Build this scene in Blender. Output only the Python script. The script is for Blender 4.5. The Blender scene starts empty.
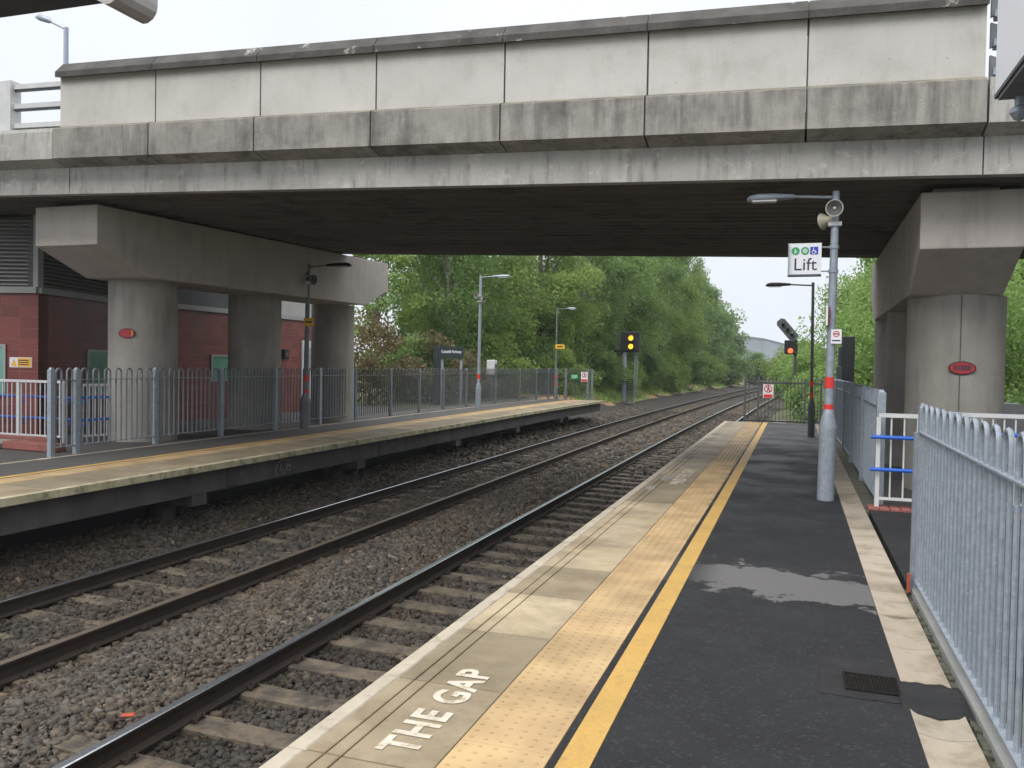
import bpy, bmesh, math, random
import numpy as np
from mathutils import Vector, Matrix
random.seed(7); rng = np.random.default_rng(7)
S = bpy.context.scene
COL = S.collection
R = math.radians

# ------------------------------------------------------------------ camera
cam = bpy.data.cameras.new('camera'); cam.sensor_width = 36; cam.lens = 840 / 1024 * 36
cam.clip_start = 0.05; cam.clip_end = 6000
camo = bpy.data.objects.new('camera', cam); COL.objects.link(camo); S.camera = camo
yaw, pitch, roll = R(18.655), R(1.429), R(1.0)
fwd = Vector((-math.sin(yaw) * math.cos(pitch), math.cos(yaw) * math.cos(pitch), -math.sin(pitch)))
rgt = Vector((math.cos(yaw), math.sin(yaw), 0)); upv = rgt.cross(fwd)
r2 = rgt * math.cos(roll) + upv * math.sin(roll); u2 = -rgt * math.sin(roll) + upv * math.cos(roll)
camo.matrix_world = Matrix((
    (r2.x, u2.x, -fwd.x, 0), (r2.y, u2.y, -fwd.y, 0), (r2.z, u2.z, -fwd.z, 1.55), (0, 0, 0, 1)))

# ------------------------------------------------------------------ sky, sun, exposure
W = bpy.data.worlds.new('World'); S.world = W; W.use_nodes = True
nt = W.node_tree; nt.nodes.clear()
out = nt.nodes.new('ShaderNodeOutputWorld'); bg = nt.nodes.new('ShaderNodeBackground')
sky = nt.nodes.new('ShaderNodeTexSky'); sky.sky_type = 'NISHITA'; sky.sun_disc = False
SUN_EL, SUN_AZ = 42, 203      # azimuth clockwise from +Y
sky.sun_elevation = R(SUN_EL); sky.sun_rotation = R(SUN_AZ); sky.dust_density = 4; sky.air_density = 1
hs = nt.nodes.new('ShaderNodeHueSaturation'); hs.inputs['Saturation'].default_value = 0.12
nt.links.new(sky.outputs[0], hs.inputs['Color'])
# overcast cloud layer: brighter towards the zenith, very slightly mottled
tc = nt.nodes.new('ShaderNodeTexCoord'); sx = nt.nodes.new('ShaderNodeSeparateXYZ')
nt.links.new(tc.outputs['Generated'], sx.inputs[0])
ramp = nt.nodes.new('ShaderNodeValToRGB'); e = ramp.color_ramp.elements
e[0].position = 0.0; e[0].color = (0.60, 0.63, 0.67, 1)
e[1].position = 1.0; e[1].color = (1.0, 1.0, 1.0, 1)
for p_, c_ in ((0.12, (0.335, 0.355, 0.385, 1)), (0.42, (0.355, 0.37, 0.395, 1)), (0.60, (0.62, 0.63, 0.65, 1))):
    q = e.new(p_); q.color = c_
e[0].color = (0.33, 0.35, 0.38, 1)
nt.links.new(sx.outputs[2], ramp.inputs[0])
cn = nt.nodes.new('ShaderNodeTexNoise'); cn.inputs['Scale'].default_value = 2.2; cn.inputs['Detail'].default_value = 4
nt.links.new(tc.outputs['Generated'], cn.inputs['Vector'])
mr = nt.nodes.new('ShaderNodeMapRange'); mr.inputs[1].default_value = 0.3; mr.inputs[2].default_value = 0.7
mr.inputs[3].default_value = 24.5; mr.inputs[4].default_value = 27.5
nt.links.new(cn.outputs[0], mr.inputs[0])
sc = nt.nodes.new('ShaderNodeVectorMath'); sc.operation = 'SCALE'
nt.links.new(ramp.outputs[0], sc.inputs[0]); nt.links.new(mr.outputs[0], sc.inputs['Scale'])
mx = nt.nodes.new('ShaderNodeMix'); mx.data_type = 'RGBA'; mx.inputs[0].default_value = 0.93
nt.links.new(hs.outputs[0], mx.inputs[6]); nt.links.new(sc.outputs[0], mx.inputs[7])
nt.links.new(mx.outputs[2], bg.inputs[0]); bg.inputs[1].default_value = 0.1
nt.links.new(bg.outputs[0], out.inputs[0])

sl = bpy.data.lights.new('sun', 'SUN'); sl.energy = 1.45; sl.angle = R(30); sl.color = (1, 0.965, 0.91)
so = bpy.data.objects.new('sun', sl); COL.objects.link(so)
az, el = R(SUN_AZ), R(SUN_EL)
sd = Vector((math.sin(az) * math.cos(el), math.cos(az) * math.cos(el), math.sin(el)))
so.rotation_euler = sd.to_track_quat('Z', 'Y').to_euler(); so.location = sd * 50
S.view_settings.view_transform = 'Standard'; S.view_settings.look = 'None'
S.view_settings.exposure = 0.14; S.view_settings.gamma = 1.0; S.view_settings.use_curve_mapping = False
S.render.engine = 'CYCLES'

# ------------------------------------------------------------------ materials
def mat(name, c1, c2=None, scale=3.0, rough=0.75, bump=0.0, bscale=60.0, metal=0.0, streak=None,
        fine=0.0, fscale=150.0, attr=False, emit=None, spec=0.5, rough2=None, stretch=(1, 1, 1), stain=None, trans=None, pock=0.0):
    m = bpy.data.materials.new(name); m.use_nodes = True; N = m.node_tree.nodes; L = m.node_tree.links
    b = N['Principled BSDF']; b.inputs['Roughness'].default_value = rough; b.inputs['Metallic'].default_value = metal
    b.inputs['Specular IOR Level'].default_value = spec
    g = N.new('ShaderNodeNewGeometry')
    def vec(s):
        mp = N.new('ShaderNodeVectorMath'); mp.operation = 'MULTIPLY'; mp.inputs[1].default_value = s
        L.new(g.outputs['Position'], mp.inputs[0]); return mp.outputs[0]
    def noise(s, sc_, det=6, ro=0.6):
        n = N.new('ShaderNodeTexNoise'); n.inputs['Scale'].default_value = sc_; n.inputs['Detail'].default_value = det
        n.inputs['Roughness'].default_value = ro; L.new(vec(s), n.inputs['Vector']); return n.outputs[0]
    def rampv(src, a, b_, lo=0.0, hi=1.0):
        r = N.new('ShaderNodeMapRange'); r.inputs[1].default_value = a; r.inputs[2].default_value = b_
        r.inputs[3].default_value = lo; r.inputs[4].default_value = hi; L.new(src, r.inputs[0]); return r.outputs[0]
    def mixc(f, a, b_, mode='MIX'):
        x = N.new('ShaderNodeMix'); x.data_type = 'RGBA'; x.blend_type = mode
        if isinstance(f, float): x.inputs[0].default_value = f
        else: L.new(f, x.inputs[0])
        for i, v in ((6, a), (7, b_)):
            if isinstance(v, tuple): x.inputs[i].default_value = (*v[:3], 1)
            else: L.new(v, x.inputs[i])
        return x.outputs[2]
    c2 = c2 or c1
    n1 = noise(stretch, scale)
    col = mixc(rampv(n1, 0.3, 0.7), c1, c2)
    if attr:
        a = N.new('ShaderNodeAttribute'); a.attribute_name = 'tint'
        col = mixc(1.0, col, a.outputs['Color'], 'MULTIPLY')
    if fine:
        col = mixc(rampv(noise((1, 1, 1), fscale, 2), 0.35, 0.65, 0, fine), col, tuple(x * 0.35 for x in c1))
    if streak:
        sc_, amt, lo, hi = streak[1:5]
        f1 = rampv(noise((1, 1, 0.12), sc_, 5, 0.65), lo, hi, 0, amt)
        f2 = rampv(noise((1, 1, 1), sc_ * 0.25, 3), 0.3, 0.62)
        mm = N.new('ShaderNodeMath'); mm.operation = 'MULTIPLY'; L.new(f1, mm.inputs[0]); L.new(f2, mm.inputs[1])
        col = mixc(mm.outputs[0], col, streak[0])
    if stain:
        col = mixc(rampv(noise((1, 1, 1), stain[1], 7, 0.7), stain[2], stain[3], 0, stain[4]), col, stain[0])
    if pock:
        v = N.new('ShaderNodeTexVoronoi'); v.inputs['Scale'].default_value = 7.0; L.new(g.outputs['Position'], v.inputs['Vector'])
        mm2 = N.new('ShaderNodeMath'); mm2.operation = 'MULTIPLY'
        L.new(rampv(v.outputs['Distance'], .05, .12, pock, 0), mm2.inputs[0]); L.new(rampv(noise((1, 1, 1), 4.0, 2), .55, .6), mm2.inputs[1])
        col = mixc(mm2.outputs[0], col, tuple(x * .4 for x in c1))
    L.new(col, b.inputs['Base Color'])
    if rough2 is not None:
        L.new(rampv(noise((1, 1, 1), 1.3, 4), 0.4, 0.6, rough, rough2), b.inputs['Roughness'])
    if bump:
        bn = N.new('ShaderNodeBump'); bn.inputs['Strength'].default_value = 1.0; bn.inputs['Distance'].default_value = bump
        L.new(noise((1, 1, 1), bscale, 4), bn.inputs['Height']); L.new(bn.outputs[0], b.inputs['Normal'])
    if emit:
        b.inputs['Emission Color'].default_value = (*emit[:3], 1); b.inputs['Emission Strength'].default_value = emit[3]
    if trans:
        t = N.new('ShaderNodeBsdfTranslucent'); ms = N.new('ShaderNodeMixShader'); ms.inputs[0].default_value = trans
        L.new(col, t.inputs[0]); L.new(b.outputs[0], ms.inputs[1]); L.new(t.outputs[0], ms.inputs[2])
        L.new(ms.outputs[0], N['Material Output'].inputs[0])
    m['_n'] = 1
    return m

M = {}
M['panel'] = mat('parapet_concrete', (.56, .545, .515), (.46, .447, .42), 1.3, .85, .002, 40, streak=((.25, .24, .22), 11, .28, .52, .82), stain=((.35, .335, .305), 2.6, .54, .76, .5), fine=.12, fscale=60, pock=.5)
M['fascia'] = mat('fascia_concrete', (.50, .49, .465), (.35, .34, .32), 1.5, .85, .002, 40, streak=((.13, .125, .12), 15, .8, .47, .74), stain=((.64, .62, .58), 3.2, .56, .64, .5), fine=.14, fscale=60, pock=.5)
M['plinth'] = mat('weathered_plinth', (.40, .38, .35), (.27, .255, .235), 2.2, .9, .003, 45, streak=((.055, .05, .047), 7, .8, .40, .70), stain=((.07, .065, .06), .9, .49, .66, .65), fine=.25, fscale=50, pock=.6)
M['ledge'] = mat('lichen_ledge', (.30, .265, .19), (.12, .11, .095), 3, .95, .003, 60, fine=.3)
M['coping'] = mat('dirty_coping', (.115, .108, .10), (.048, .045, .043), 2.6, .95, .004, 40, stain=((.44, .43, .40), 2.2, .61, .65, .7), fine=.35, fscale=50)
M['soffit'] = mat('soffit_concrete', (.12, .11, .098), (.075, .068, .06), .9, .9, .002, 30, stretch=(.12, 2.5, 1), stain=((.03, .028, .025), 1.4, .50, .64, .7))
M['pier'] = mat('pier_concrete', (.335, .315, .285), (.255, .24, .215), 1.6, .88, .0015, 50, streak=((.13, .12, .11), 6, .65, .45, .74), stain=((.40, .375, .34), 4, .6, .7, .3), fine=.1, fscale=70, pock=.5)
M['crosshead'] = mat('crosshead_concrete', (.48, .44, .41), (.39, .355, .33), 1.4, .88, .0015, 50, streak=((.15, .14, .135), 5, .5, .48, .76), stain=((.30, .24, .21), 5, .62, .7, .4), fine=.1, fscale=70, pock=.5)
M['joint'] = mat('joint_sealant', (.10, .09, .08), None, 5, .9)
M['galv'] = mat('galvanised_steel', (.315, .36, .41), (.225, .26, .305), 14, .5, .0006, 90, metal=.25, stain=((.44, .475, .51), 45, .54, .68, .5), fine=.15, fscale=30)
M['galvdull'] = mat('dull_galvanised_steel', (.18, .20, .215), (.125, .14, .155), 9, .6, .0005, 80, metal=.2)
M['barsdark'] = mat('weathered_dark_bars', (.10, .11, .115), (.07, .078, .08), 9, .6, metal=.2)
M['galvmid'] = mat('mid_grey_steel_bars', (.20, .22, .235), (.14, .155, .17), 9, .55, metal=.25)  # bars a darker grey than the galvanised posts and rails
M['white'] = mat('white_paint', (.58, .58, .58), (.48, .49, .50), 6, .45)
M['cream'] = mat('cream_plastic', (.40, .375, .30), (.33, .31, .25), 6, .5)
M['blue'] = mat('blue_paint', (.012, .10, .48), None, 6, .35)
M['red'] = mat('red_band', (.62, .035, .03), None, 6, .4)
M['darkred'] = mat('oval_plate_red', (.42, .03, .035), (.32, .02, .03), 20, .5)
M['black'] = mat('black_metal', (.014, .014, .015), (.022, .022, .022), 8, .65, spec=.3)
M['iron'] = mat('cast_iron', (.010, .010, .010), (.02, .018, .016), 30, .95, spec=.1)
M['darkgrey'] = mat('dark_grey_paint', (.055, .06, .065), (.08, .085, .09), 5, .55)
M['lens'] = mat('lamp_glass', (.5, .52, .55), None, 4, .15)
M['asphalt'] = mat('wet_asphalt', (.0125, .013, .0155), (.025, .0255, .0285), .7, .55, .005, 130, rough2=.8, spec=.3, fine=.5, fscale=160, stain=((.04, .04, .042), 60, .60, .68, .4))
def asphalt_custom():
    m = M['asphalt']; N = m.node_tree.nodes; L = m.node_tree.links; b = N['Principled BSDF']
    src = b.inputs['Base Color'].links[0].from_socket; rs = b.inputs['Roughness'].links[0].from_socket
    g = N.new('ShaderNodeNewGeometry'); sp = N.new('ShaderNodeSeparateXYZ'); L.new(g.outputs['Position'], sp.inputs[0])
    def math_(op, a, c=None):
        n = N.new('ShaderNodeMath'); n.operation = op
        for i, v in enumerate((a, c)):
            if v is None: continue
            if isinstance(v, (int, float)): n.inputs[i].default_value = v
            else: L.new(v, n.inputs[i])
        return n.outputs[0]
    def nz(s_, d_): n = N.new('ShaderNodeTexNoise'); n.inputs['Scale'].default_value = s_; n.inputs['Detail'].default_value = d_; n.inputs['Roughness'].default_value = .65; L.new(g.outputs['Position'], n.inputs['Vector']); return n.outputs[0]
    def rng_(v, a, c, lo, hi): n = N.new('ShaderNodeMapRange'); n.interpolation_type = 'SMOOTHSTEP'; n.inputs[1].default_value = a; n.inputs[2].default_value = c; n.inputs[3].default_value = lo; n.inputs[4].default_value = hi; L.new(v, n.inputs[0]); return n.outputs[0]
    def mix(f, a, c):
        x = N.new('ShaderNodeMix'); x.data_type = 'RGBA'; L.new(f, x.inputs[0]); L.new(a, x.inputs[6])
        if isinstance(c, tuple): x.inputs[7].default_value = (*c, 1)
        else: L.new(c, x.inputs[7])
        return x.outputs[2]
    X, Y = sp.outputs[0], sp.outputs[1]
    yc = math_('ADD', Y, math_('MULTIPLY', X, .22)); d = math_('ABSOLUTE', math_('ADD', math_('SUBTRACT', yc, 6.33), math_('MULTIPLY', math_('SUBTRACT', nz(3.6, 8), .5), 1.5)))
    f = rng_(d, .33, .41, .9, 0.0); f = math_('MULTIPLY', f, rng_(X, -.74, -.45, .25, 1)); f = math_('MULTIPLY', f, rng_(X, .53, .56, 1, 0))
    col = mix(f, src, (.135, .130, .130))
    # old seam and drying bands farther along the platform
    sm = math_('ABSOLUTE', math_('ADD', math_('SUBTRACT', math_('ADD', Y, math_('MULTIPLY', X, .12)), 5.22), math_('MULTIPLY', math_('SUBTRACT', nz(5, 3), .5), .09)))
    col = mix(rng_(sm, .003, .010, .75, 0), col, (.008, .008, .009))
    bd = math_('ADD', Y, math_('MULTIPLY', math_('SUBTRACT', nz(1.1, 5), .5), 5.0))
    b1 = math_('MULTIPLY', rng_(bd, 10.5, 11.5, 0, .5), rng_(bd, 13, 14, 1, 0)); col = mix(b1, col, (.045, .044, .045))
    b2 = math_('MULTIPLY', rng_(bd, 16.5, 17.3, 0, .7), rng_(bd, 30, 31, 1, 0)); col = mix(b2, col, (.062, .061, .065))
    # chewing gum spots and pale chips
    v = N.new('ShaderNodeTexVoronoi'); v.inputs['Scale'].default_value = 3.1; L.new(g.outputs['Position'], v.inputs['Vector'])
    col = mix(rng_(v.outputs['Distance'], .028, .040, .35, 0), col, (.10, .10, .095))
    v = N.new('ShaderNodeTexVoronoi'); v.inputs['Scale'].default_value = 70; L.new(g.outputs['Position'], v.inputs['Vector'])
    sc_ = N.new('ShaderNodeSeparateColor'); L.new(v.outputs['Color'], sc_.inputs[0])
    col = mix(rng_(sc_.outputs[0], .88, .95, 0, .28), col, (.075, .075, .075))
    L.new(col, b.inputs['Base Color'])
    mr_ = N.new('ShaderNodeMix'); mr_.data_type = 'FLOAT'; L.new(f, mr_.inputs[0]); L.new(rs, mr_.inputs[2]); mr_.inputs[3].default_value = .9; L.new(mr_.outputs[0], b.inputs['Roughness'])
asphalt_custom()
M['asphaltb'] = mat('forecourt_asphalt', (.05, .048, .046), (.075, .07, .066), 1.4, .8, .003, 150)
M['patch'] = mat('dry_asphalt', (.150, .143, .146), (.11, .104, .108), 6, .85, .004, 130, fine=.45, fscale=150)
M['patchdark'] = mat('tar_patch', (.014, .0145, .016), (.030, .030, .032), 5, .72, .004, 120, spec=.3, fine=.5, fscale=160, stain=((.05, .048, .046), 6, .56, .7, .6))
M['slab'] = mat('platform_slab', (.38, .31, .205), (.225, .178, .11), 1.6, .8, .0012, 120, attr=True, stain=((.115, .088, .052), 1.9, .46, .68, .65), fine=.18)
M['groove'] = mat('groove_dirt', (.05, .045, .035), None, 5, .95)
M['lip'] = mat('edge_nosing', (.46, .405, .32), (.36, .31, .24), 4, .8, .001, 80, stain=((.17, .15, .10), 6, .52, .66, .7), fine=.15)
M['liplichen'] = mat('lichen_nosing', (.46, .41, .28), (.26, .24, .15), 3, .9, .001, 80, stain=((.11, .11, .06), 4, .5, .62, .8))
M['yline'] = mat('yellow_line_paint', (.54, .33, .085), (.43, .265, .07), 3, .65, .001, 100, stain=((.20, .155, .10), 8, .56, .70, .65), fine=.25, fscale=80)
M['gutter'] = mat('gutter_concrete', (.41, .35, .275), (.30, .255, .195), 3, .85, .001, 90, attr=True, stain=((.15, .12, .07), 3, .5, .68, .65), fine=.12)
M['moss'] = mat('mossy_rubble', (.05, .055, .035), (.12, .12, .09), 12, .95, .01, 25)
M['conc'] = mat('plain_concrete', (.30, .30, .29), (.22, .22, .21), 3, .9, .002, 60, fine=.15)
M['concdark'] = mat('grimy_shaded_concrete', (.085, .08, .075), (.045, .042, .04), 2, .9, .002, 50, streak=((.03, .03, .03), 4, .7, .45, .7), stain=((.2, .19, .165), 2.2, .64, .74, .4))  # base colour darkened to deepen shadow under the platform; streaks and stains are grime
M['brick'] = mat('kerb_brick', (.27, .095, .075), (.19, .065, .055), 8, .85, .002, 90)
M['tactrim'] = mat('tile_trim', (.30, .31, .30), None, 4, .5)
M['railside'] = mat('rail_rust', (.036, .026, .020), (.022, .017, .014), 6, .8, .001, 60, spec=.3)
M['railtop'] = mat('rail_polished', (.56, .58, .62), (.42, .44, .48), 30, .24, metal=.9)
M['raildull'] = mat('rail_head_dull', (.15, .115, .085), (.10, .08, .065), 10, .5, metal=.4)
M['sleeper'] = mat('sleeper_concrete', (.155, .122, .085), (.075, .060, .044), 5, .9, .008, 45, fine=.45, fscale=50, stain=((.04, .034, .027), 5, .47, .60, .85))
M['ballast'] = mat('ballast_bed', (.06, .05, .04), (.035, .03, .025), 9, .95, .03, 22, fine=.4, fscale=35)
M['stone'] = mat('ballast_stone', (.122, .100, .078), (.080, .066, .050), 2, .9, .002, 90, attr=True)
M['glass'] = mat('green_window_glass', (.16, .36, .29), (.10, .27, .22), 1.2, .12, spec=.8)
M['winframe'] = mat('aluminium_frame', (.33, .34, .34), None, 4, .45, metal=.4)
M['bpanel'] = mat('pale_cladding', (.40, .39, .38), (.34, .33, .32), 2, .7)
M['louvre'] = mat('louvre_metal', (.42, .41, .39), (.35, .34, .32), 3, .6)
M['grass'] = mat('verge_grass', (.14, .22, .05), (.10, .15, .04), 2.5, .95, .05, 12, stain=((.36, .20, .11), .33, .48, .56, .95))
M['groundm'] = mat('ground_earth', (.07, .10, .035), (.10, .085, .05), .5, .95, .03, 8)
M['bark'] = mat('tree_bark', (.16, .145, .125), (.07, .06, .05), 6, .9, .01, 20, stretch=(1, 1, .3))
M['barkpale'] = mat('birch_bark', (.42, .40, .37), (.13, .12, .11), 5, .85, .005, 20, stretch=(1, 1, 3))
M['factory'] = mat('factory_cladding', (.36, .40, .45), (.33, .37, .42), .05, .6)
M['factrim'] = mat('factory_trim', (.26, .30, .34), None, 1, .6)
M['amber'] = mat('amber_light', (.9, .45, .02), emit=(1, .52, .03, 1.6))
M['redlamp'] = mat('red_light', (.9, .1, .02), emit=(1, .13, .04, 1.5))
M['signwhite'] = mat('sign_white', (.72, .73, .78), None, 5, .4)
M['signtext'] = mat('sign_dark_text', (.03, .035, .05), None, 5, .5)
M['signgreen'] = mat('sign_green', (.03, .30, .11), None, 5, .4)
M['signblue'] = mat('sign_blue', (.03, .05, .42), None, 5, .4)
M['signyellow'] = mat('sign_yellow', (.80, .42, .03), None, 5, .45)
M['signred'] = mat('sign_red', (.62, .04, .03), None, 5, .45)
M['nameboard'] = mat('name_board', (.018, .03, .035), None, 5, .45)
M['paintwhite'] = mat('worn_lettering', (.58, .53, .44), (.46, .41, .33), 8, .7, stain=((.33, .27, .18), 12, .53, .60, .9))
M['smear'] = mat('pale_smear', (.34, .33, .32), (.22, .20, .17), 9, .8, stain=((.18, .15, .11), 12, .48, .58, .9))
M['canopywhite'] = mat('canopy_edge', (.42, .40, .39), (.36, .34, .33), 3, .6)
M['canopydark'] = mat('canopy_soffit', (.02, .02, .021), None, 3, .7)
M['silver'] = mat('lamp_silver', (.33, .38, .45), (.28, .32, .39), 8, .4, metal=.3)
M['litter'] = mat('orange_plastic', (.42, .07, .03), (.3, .06, .03), 30, .7)

# brick tile cladding
def tile_mat():
    m = bpy.data.materials.new('red_tile_cladding'); m.use_nodes = True; N = m.node_tree.nodes; L = m.node_tree.links
    b = N['Principled BSDF']; b.inputs['Roughness'].default_value = .45
    t = N.new('ShaderNodeTexCoord'); br = N.new('ShaderNodeTexBrick'); br.offset = 0
    br.inputs['Color1'].default_value = (.21, .05, .04, 1); br.inputs['Color2'].default_value = (.135, .034, .028, 1)
    br.inputs['Mortar'].default_value = (.24, .12, .10, 1); br.inputs['Scale'].default_value = 1
    br.inputs['Mortar Size'].default_value = .005; br.inputs['Brick Width'].default_value = .36; br.inputs['Row Height'].default_value = .205
    L.new(t.outputs['UV'], br.inputs['Vector']); L.new(br.outputs['Color'], b.inputs['Base Color'])
    bn = N.new('ShaderNodeBump'); bn.inputs['Distance'].default_value = .004; bn.invert = True
    L.new(br.outputs['Fac'], bn.inputs['Height']); L.new(bn.outputs[0], b.inputs['Normal'])
    return m
M['tile'] = tile_mat()

# tactile paving: blister domes by position
def tactile_mat():
    m = bpy.data.materials.new('yellow_tactile_paving'); m.use_nodes = True; N = m.node_tree.nodes; L = m.node_tree.links
    b = N['Principled BSDF']; b.inputs['Roughness'].default_value = .75
    g = N.new('ShaderNodeNewGeometry')
    a = N.new('ShaderNodeAttribute'); a.attribute_name = 'tint'
    n = N.new('ShaderNodeTexNoise'); n.inputs['Scale'].default_value = 3; n.inputs['Detail'].default_value = 6
    L.new(g.outputs['Position'], n.inputs['Vector'])
    mp = N.new('ShaderNodeMapRange'); mp.inputs[1].default_value = .35; mp.inputs[2].default_value = .65; L.new(n.outputs[0], mp.inputs[0])
    mx = N.new('ShaderNodeMix'); mx.data_type = 'RGBA'; L.new(mp.outputs[0], mx.inputs[0])
    mx.inputs[6].default_value = (.46, .325, .165, 1); mx.inputs[7].default_value = (.32, .22, .11, 1)
    mu = N.new('ShaderNodeMix'); mu.data_type = 'RGBA'; mu.blend_type = 'MULTIPLY'; mu.inputs[0].default_value = 1
    L.new(mx.outputs[2], mu.inputs[6]); L.new(a.outputs['Color'], mu.inputs[7]); L.new(mu.outputs[2], b.inputs['Base Color'])
    return m
M['tactile'] = tactile_mat()

def leafmat(name, c1, c2, tr=.3):
    return mat(name, c1, c2, .55, .55, trans=tr, spec=.25, fine=.15, fscale=3.0)
M['leaf_mid'] = leafmat('leaves_mid_green', (.30, .41, .11), (.18, .28, .075), .45)
M['leaf_dark'] = leafmat('leaves_dark_green', (.22, .33, .10), (.12, .21, .065), .45)
M['leaf_light'] = leafmat('leaves_light_green', (.31, .45, .14), (.20, .33, .09), .45)
M['leaf_far'] = leafmat('leaves_grey_green', (.24, .36, .14), (.16, .26, .10), .4)
M['leaf_brown'] = leafmat('leaves_russet', (.21, .14, .08), (.12, .13, .05))
M['leaf_blue'] = leafmat('leaves_deep_green', (.25, .37, .10), (.145, .24, .07), .45)  # green between the mid and dark leaf tones

# ------------------------------------------------------------------ mesh helpers
class MB:
    def __init__(s): s.v = []; s.f = []; s.m = []; s.mats = []; s.uv = None; s.tint = []
    def slot(s, m):
        if m not in s.mats: s.mats.append(m)
        return s.mats.index(m)
    def add(s, vs, fs, m, tint=(1, 1, 1)):
        o = len(s.v); s.v += [tuple(v) for v in vs]; k = s.slot(m)
        for f in fs: s.f.append(tuple(o + i for i in f)); s.m.append(k); s.tint.append(tint)
    def box(s, x0, x1, y0, y1, z0, z1, m, tint=(1, 1, 1), bev=0):
        if bev:
            b = bev; vs = []
            for z, i in ((z0, b), (z0 + b, 0), (z1 - b, 0), (z1, b)):
                vs += [(x0 + i, y0 + i, z), (x1 - i, y0 + i, z), (x1 - i, y1 - i, z), (x0 + i, y1 - i, z)]
            fs = [(3, 2, 1, 0), (12, 13, 14, 15)]
            for r in range(3):
                for k in range(4):
                    a, c = r * 4 + k, r * 4 + (k + 1) % 4; fs.append((a, c, c + 4, a + 4))
            s.add(vs, fs, m, tint); return
        s.add([(x0, y0, z0), (x1, y0, z0), (x1, y1, z0), (x0, y1, z0), (x0, y0, z1), (x1, y0, z1), (x1, y1, z1), (x0, y1, z1)],
              [(3, 2, 1, 0), (4, 5, 6, 7), (0, 1, 5, 4), (1, 2, 6, 5), (2, 3, 7, 6), (3, 0, 4, 7)], m, tint)
    def prism(s, poly, a, b, m, tint=(1, 1, 1)):
        """poly: 3d points loop; extruded from offset a to offset b (vectors)"""
        n = len(poly); va = [Vector(p) + Vector(a) for p in poly]; vb = [Vector(p) + Vector(b) for p in poly]
        s.add(va + vb, [tuple(range(n - 1, -1, -1)), tuple(range(n, 2 * n))] + [(i, (i + 1) % n, (i + 1) % n + n, i + n) for i in range(n)], m, tint)
    def yz(s, poly, x0, x1, m, slope=0.0, skew=0.0, tint=(1, 1, 1)):
        n = len(poly)
        va = [(x0, y, z + slope * x0) for y, z in poly]; vb = [(x1, y, z + slope * x1) for y, z in poly]
        s.add(va + vb, [tuple(range(n)), tuple(range(2 * n - 1, n - 1, -1))] + [(i + n, (i + 1) % n + n, (i + 1) % n, i) for i in range(n)], m, tint)
    def tube(s, pts, r, m, seg=8, cap=True, tint=(1, 1, 1)):
        pts = [Vector(p) for p in pts]; n = len(pts); rs = r if isinstance(r, (list, tuple)) else [r] * n
        vs = []; prev = None
        for i, p in enumerate(pts):
            d = (pts[min(i + 1, n - 1)] - pts[max(i - 1, 0)]).normalized()
            if prev is None:
                ref = Vector((0, 0, 1)) if abs(d.z) < .9 else Vector((1, 0, 0)); u = d.cross(ref).normalized()
            else:
                u = (prev - d * prev.dot(d)).normalized()
            prev = u; w = d.cross(u)
            for k in range(seg):
                a = 2 * math.pi * k / seg; vs.append(p + (u * math.cos(a) + w * math.sin(a)) * rs[i])
        fs = []
        for i in range(n - 1):
            for k in range(seg):
                a, b = i * seg + k, i * seg + (k + 1) % seg; fs.append((a, b, b + seg, a + seg))
        if cap: fs += [tuple(range(seg - 1, -1, -1)), tuple(range((n - 1) * seg, n * seg))]
        s.add(vs, fs, m, tint)
    def lathe(s, prof, c, axis, m, seg=20):
        """prof: (radius, distance along axis)"""
        a = Vector(axis).normalized(); u = a.cross(Vector((0, 0, 1)) if abs(a.z) < .9 else Vector((1, 0, 0))).normalized(); w = a.cross(u); c = Vector(c); n = len(prof)
        vs = [c + a * d + (u * math.cos(6.28319 * k / seg) + w * math.sin(6.28319 * k / seg)) * max(r, .0005) for r, d in prof for k in range(seg)]
        fs = [(i * seg + k, i * seg + (k + 1) % seg, (i + 1) * seg + (k + 1) % seg, (i + 1) * seg + k) for i in range(n - 1) for k in range(seg)] + [tuple(range(seg - 1, -1, -1)), tuple(range((n - 1) * seg, n * seg))]
        s.add(vs, fs, m)
    def bar(s, p0, p1, w, h, m, up=(0, 0, 1)):
        p0, p1 = Vector(p0), Vector(p1); d = (p1 - p0).normalized(); u = Vector(up); sd = d.cross(u).normalized(); u = sd.cross(d)
        vs = [p + sd * a * w / 2 + u * b * h / 2 for p in (p0, p1) for a, b in ((-1, -1), (1, -1), (1, 1), (-1, 1))]
        s.add(vs, [(0, 1, 2, 3), (7, 6, 5, 4), (0, 4, 5, 1), (1, 5, 6, 2), (2, 6, 7, 3), (3, 7, 4, 0)], m)
    def build(s, name, parent=None, org=(0, 0, 0), smooth=False, world=True, fixn=True):
        me = bpy.data.meshes.new(name); o_ = Vector(org)
        if parent is not None and world: o_ = Vector(parent.location)
        if parent is not None and not world: o_ = Vector((0, 0, 0))
        me.from_pydata([tuple(Vector(v) - o_) for v in s.v], [], s.f)
        for m in s.mats: me.materials.append(m)
        me.polygons.foreach_set('material_index', s.m)
        if any(t != (1, 1, 1) for t in s.tint) or any(m.name in ('platform_slab', 'gutter_concrete', 'yellow_tactile_paving', 'ballast_stone') for m in s.mats):
            ca = me.color_attributes.new('tint', 'FLOAT_COLOR', 'CORNER'); d = []
            for p, t in zip(me.polygons, s.tint): d += [*t, 1] * p.loop_total
            ca.data.foreach_set('color', d)
        if s.uv is not None:
            ul = me.uv_layers.new(name='UV')
            for p in me.polygons:
                for li in p.loop_indices:
                    ul.data[li].uv = s.uv(Vector(me.vertices[me.loops[li].vertex_index].co) + o_, p.normal)
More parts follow.
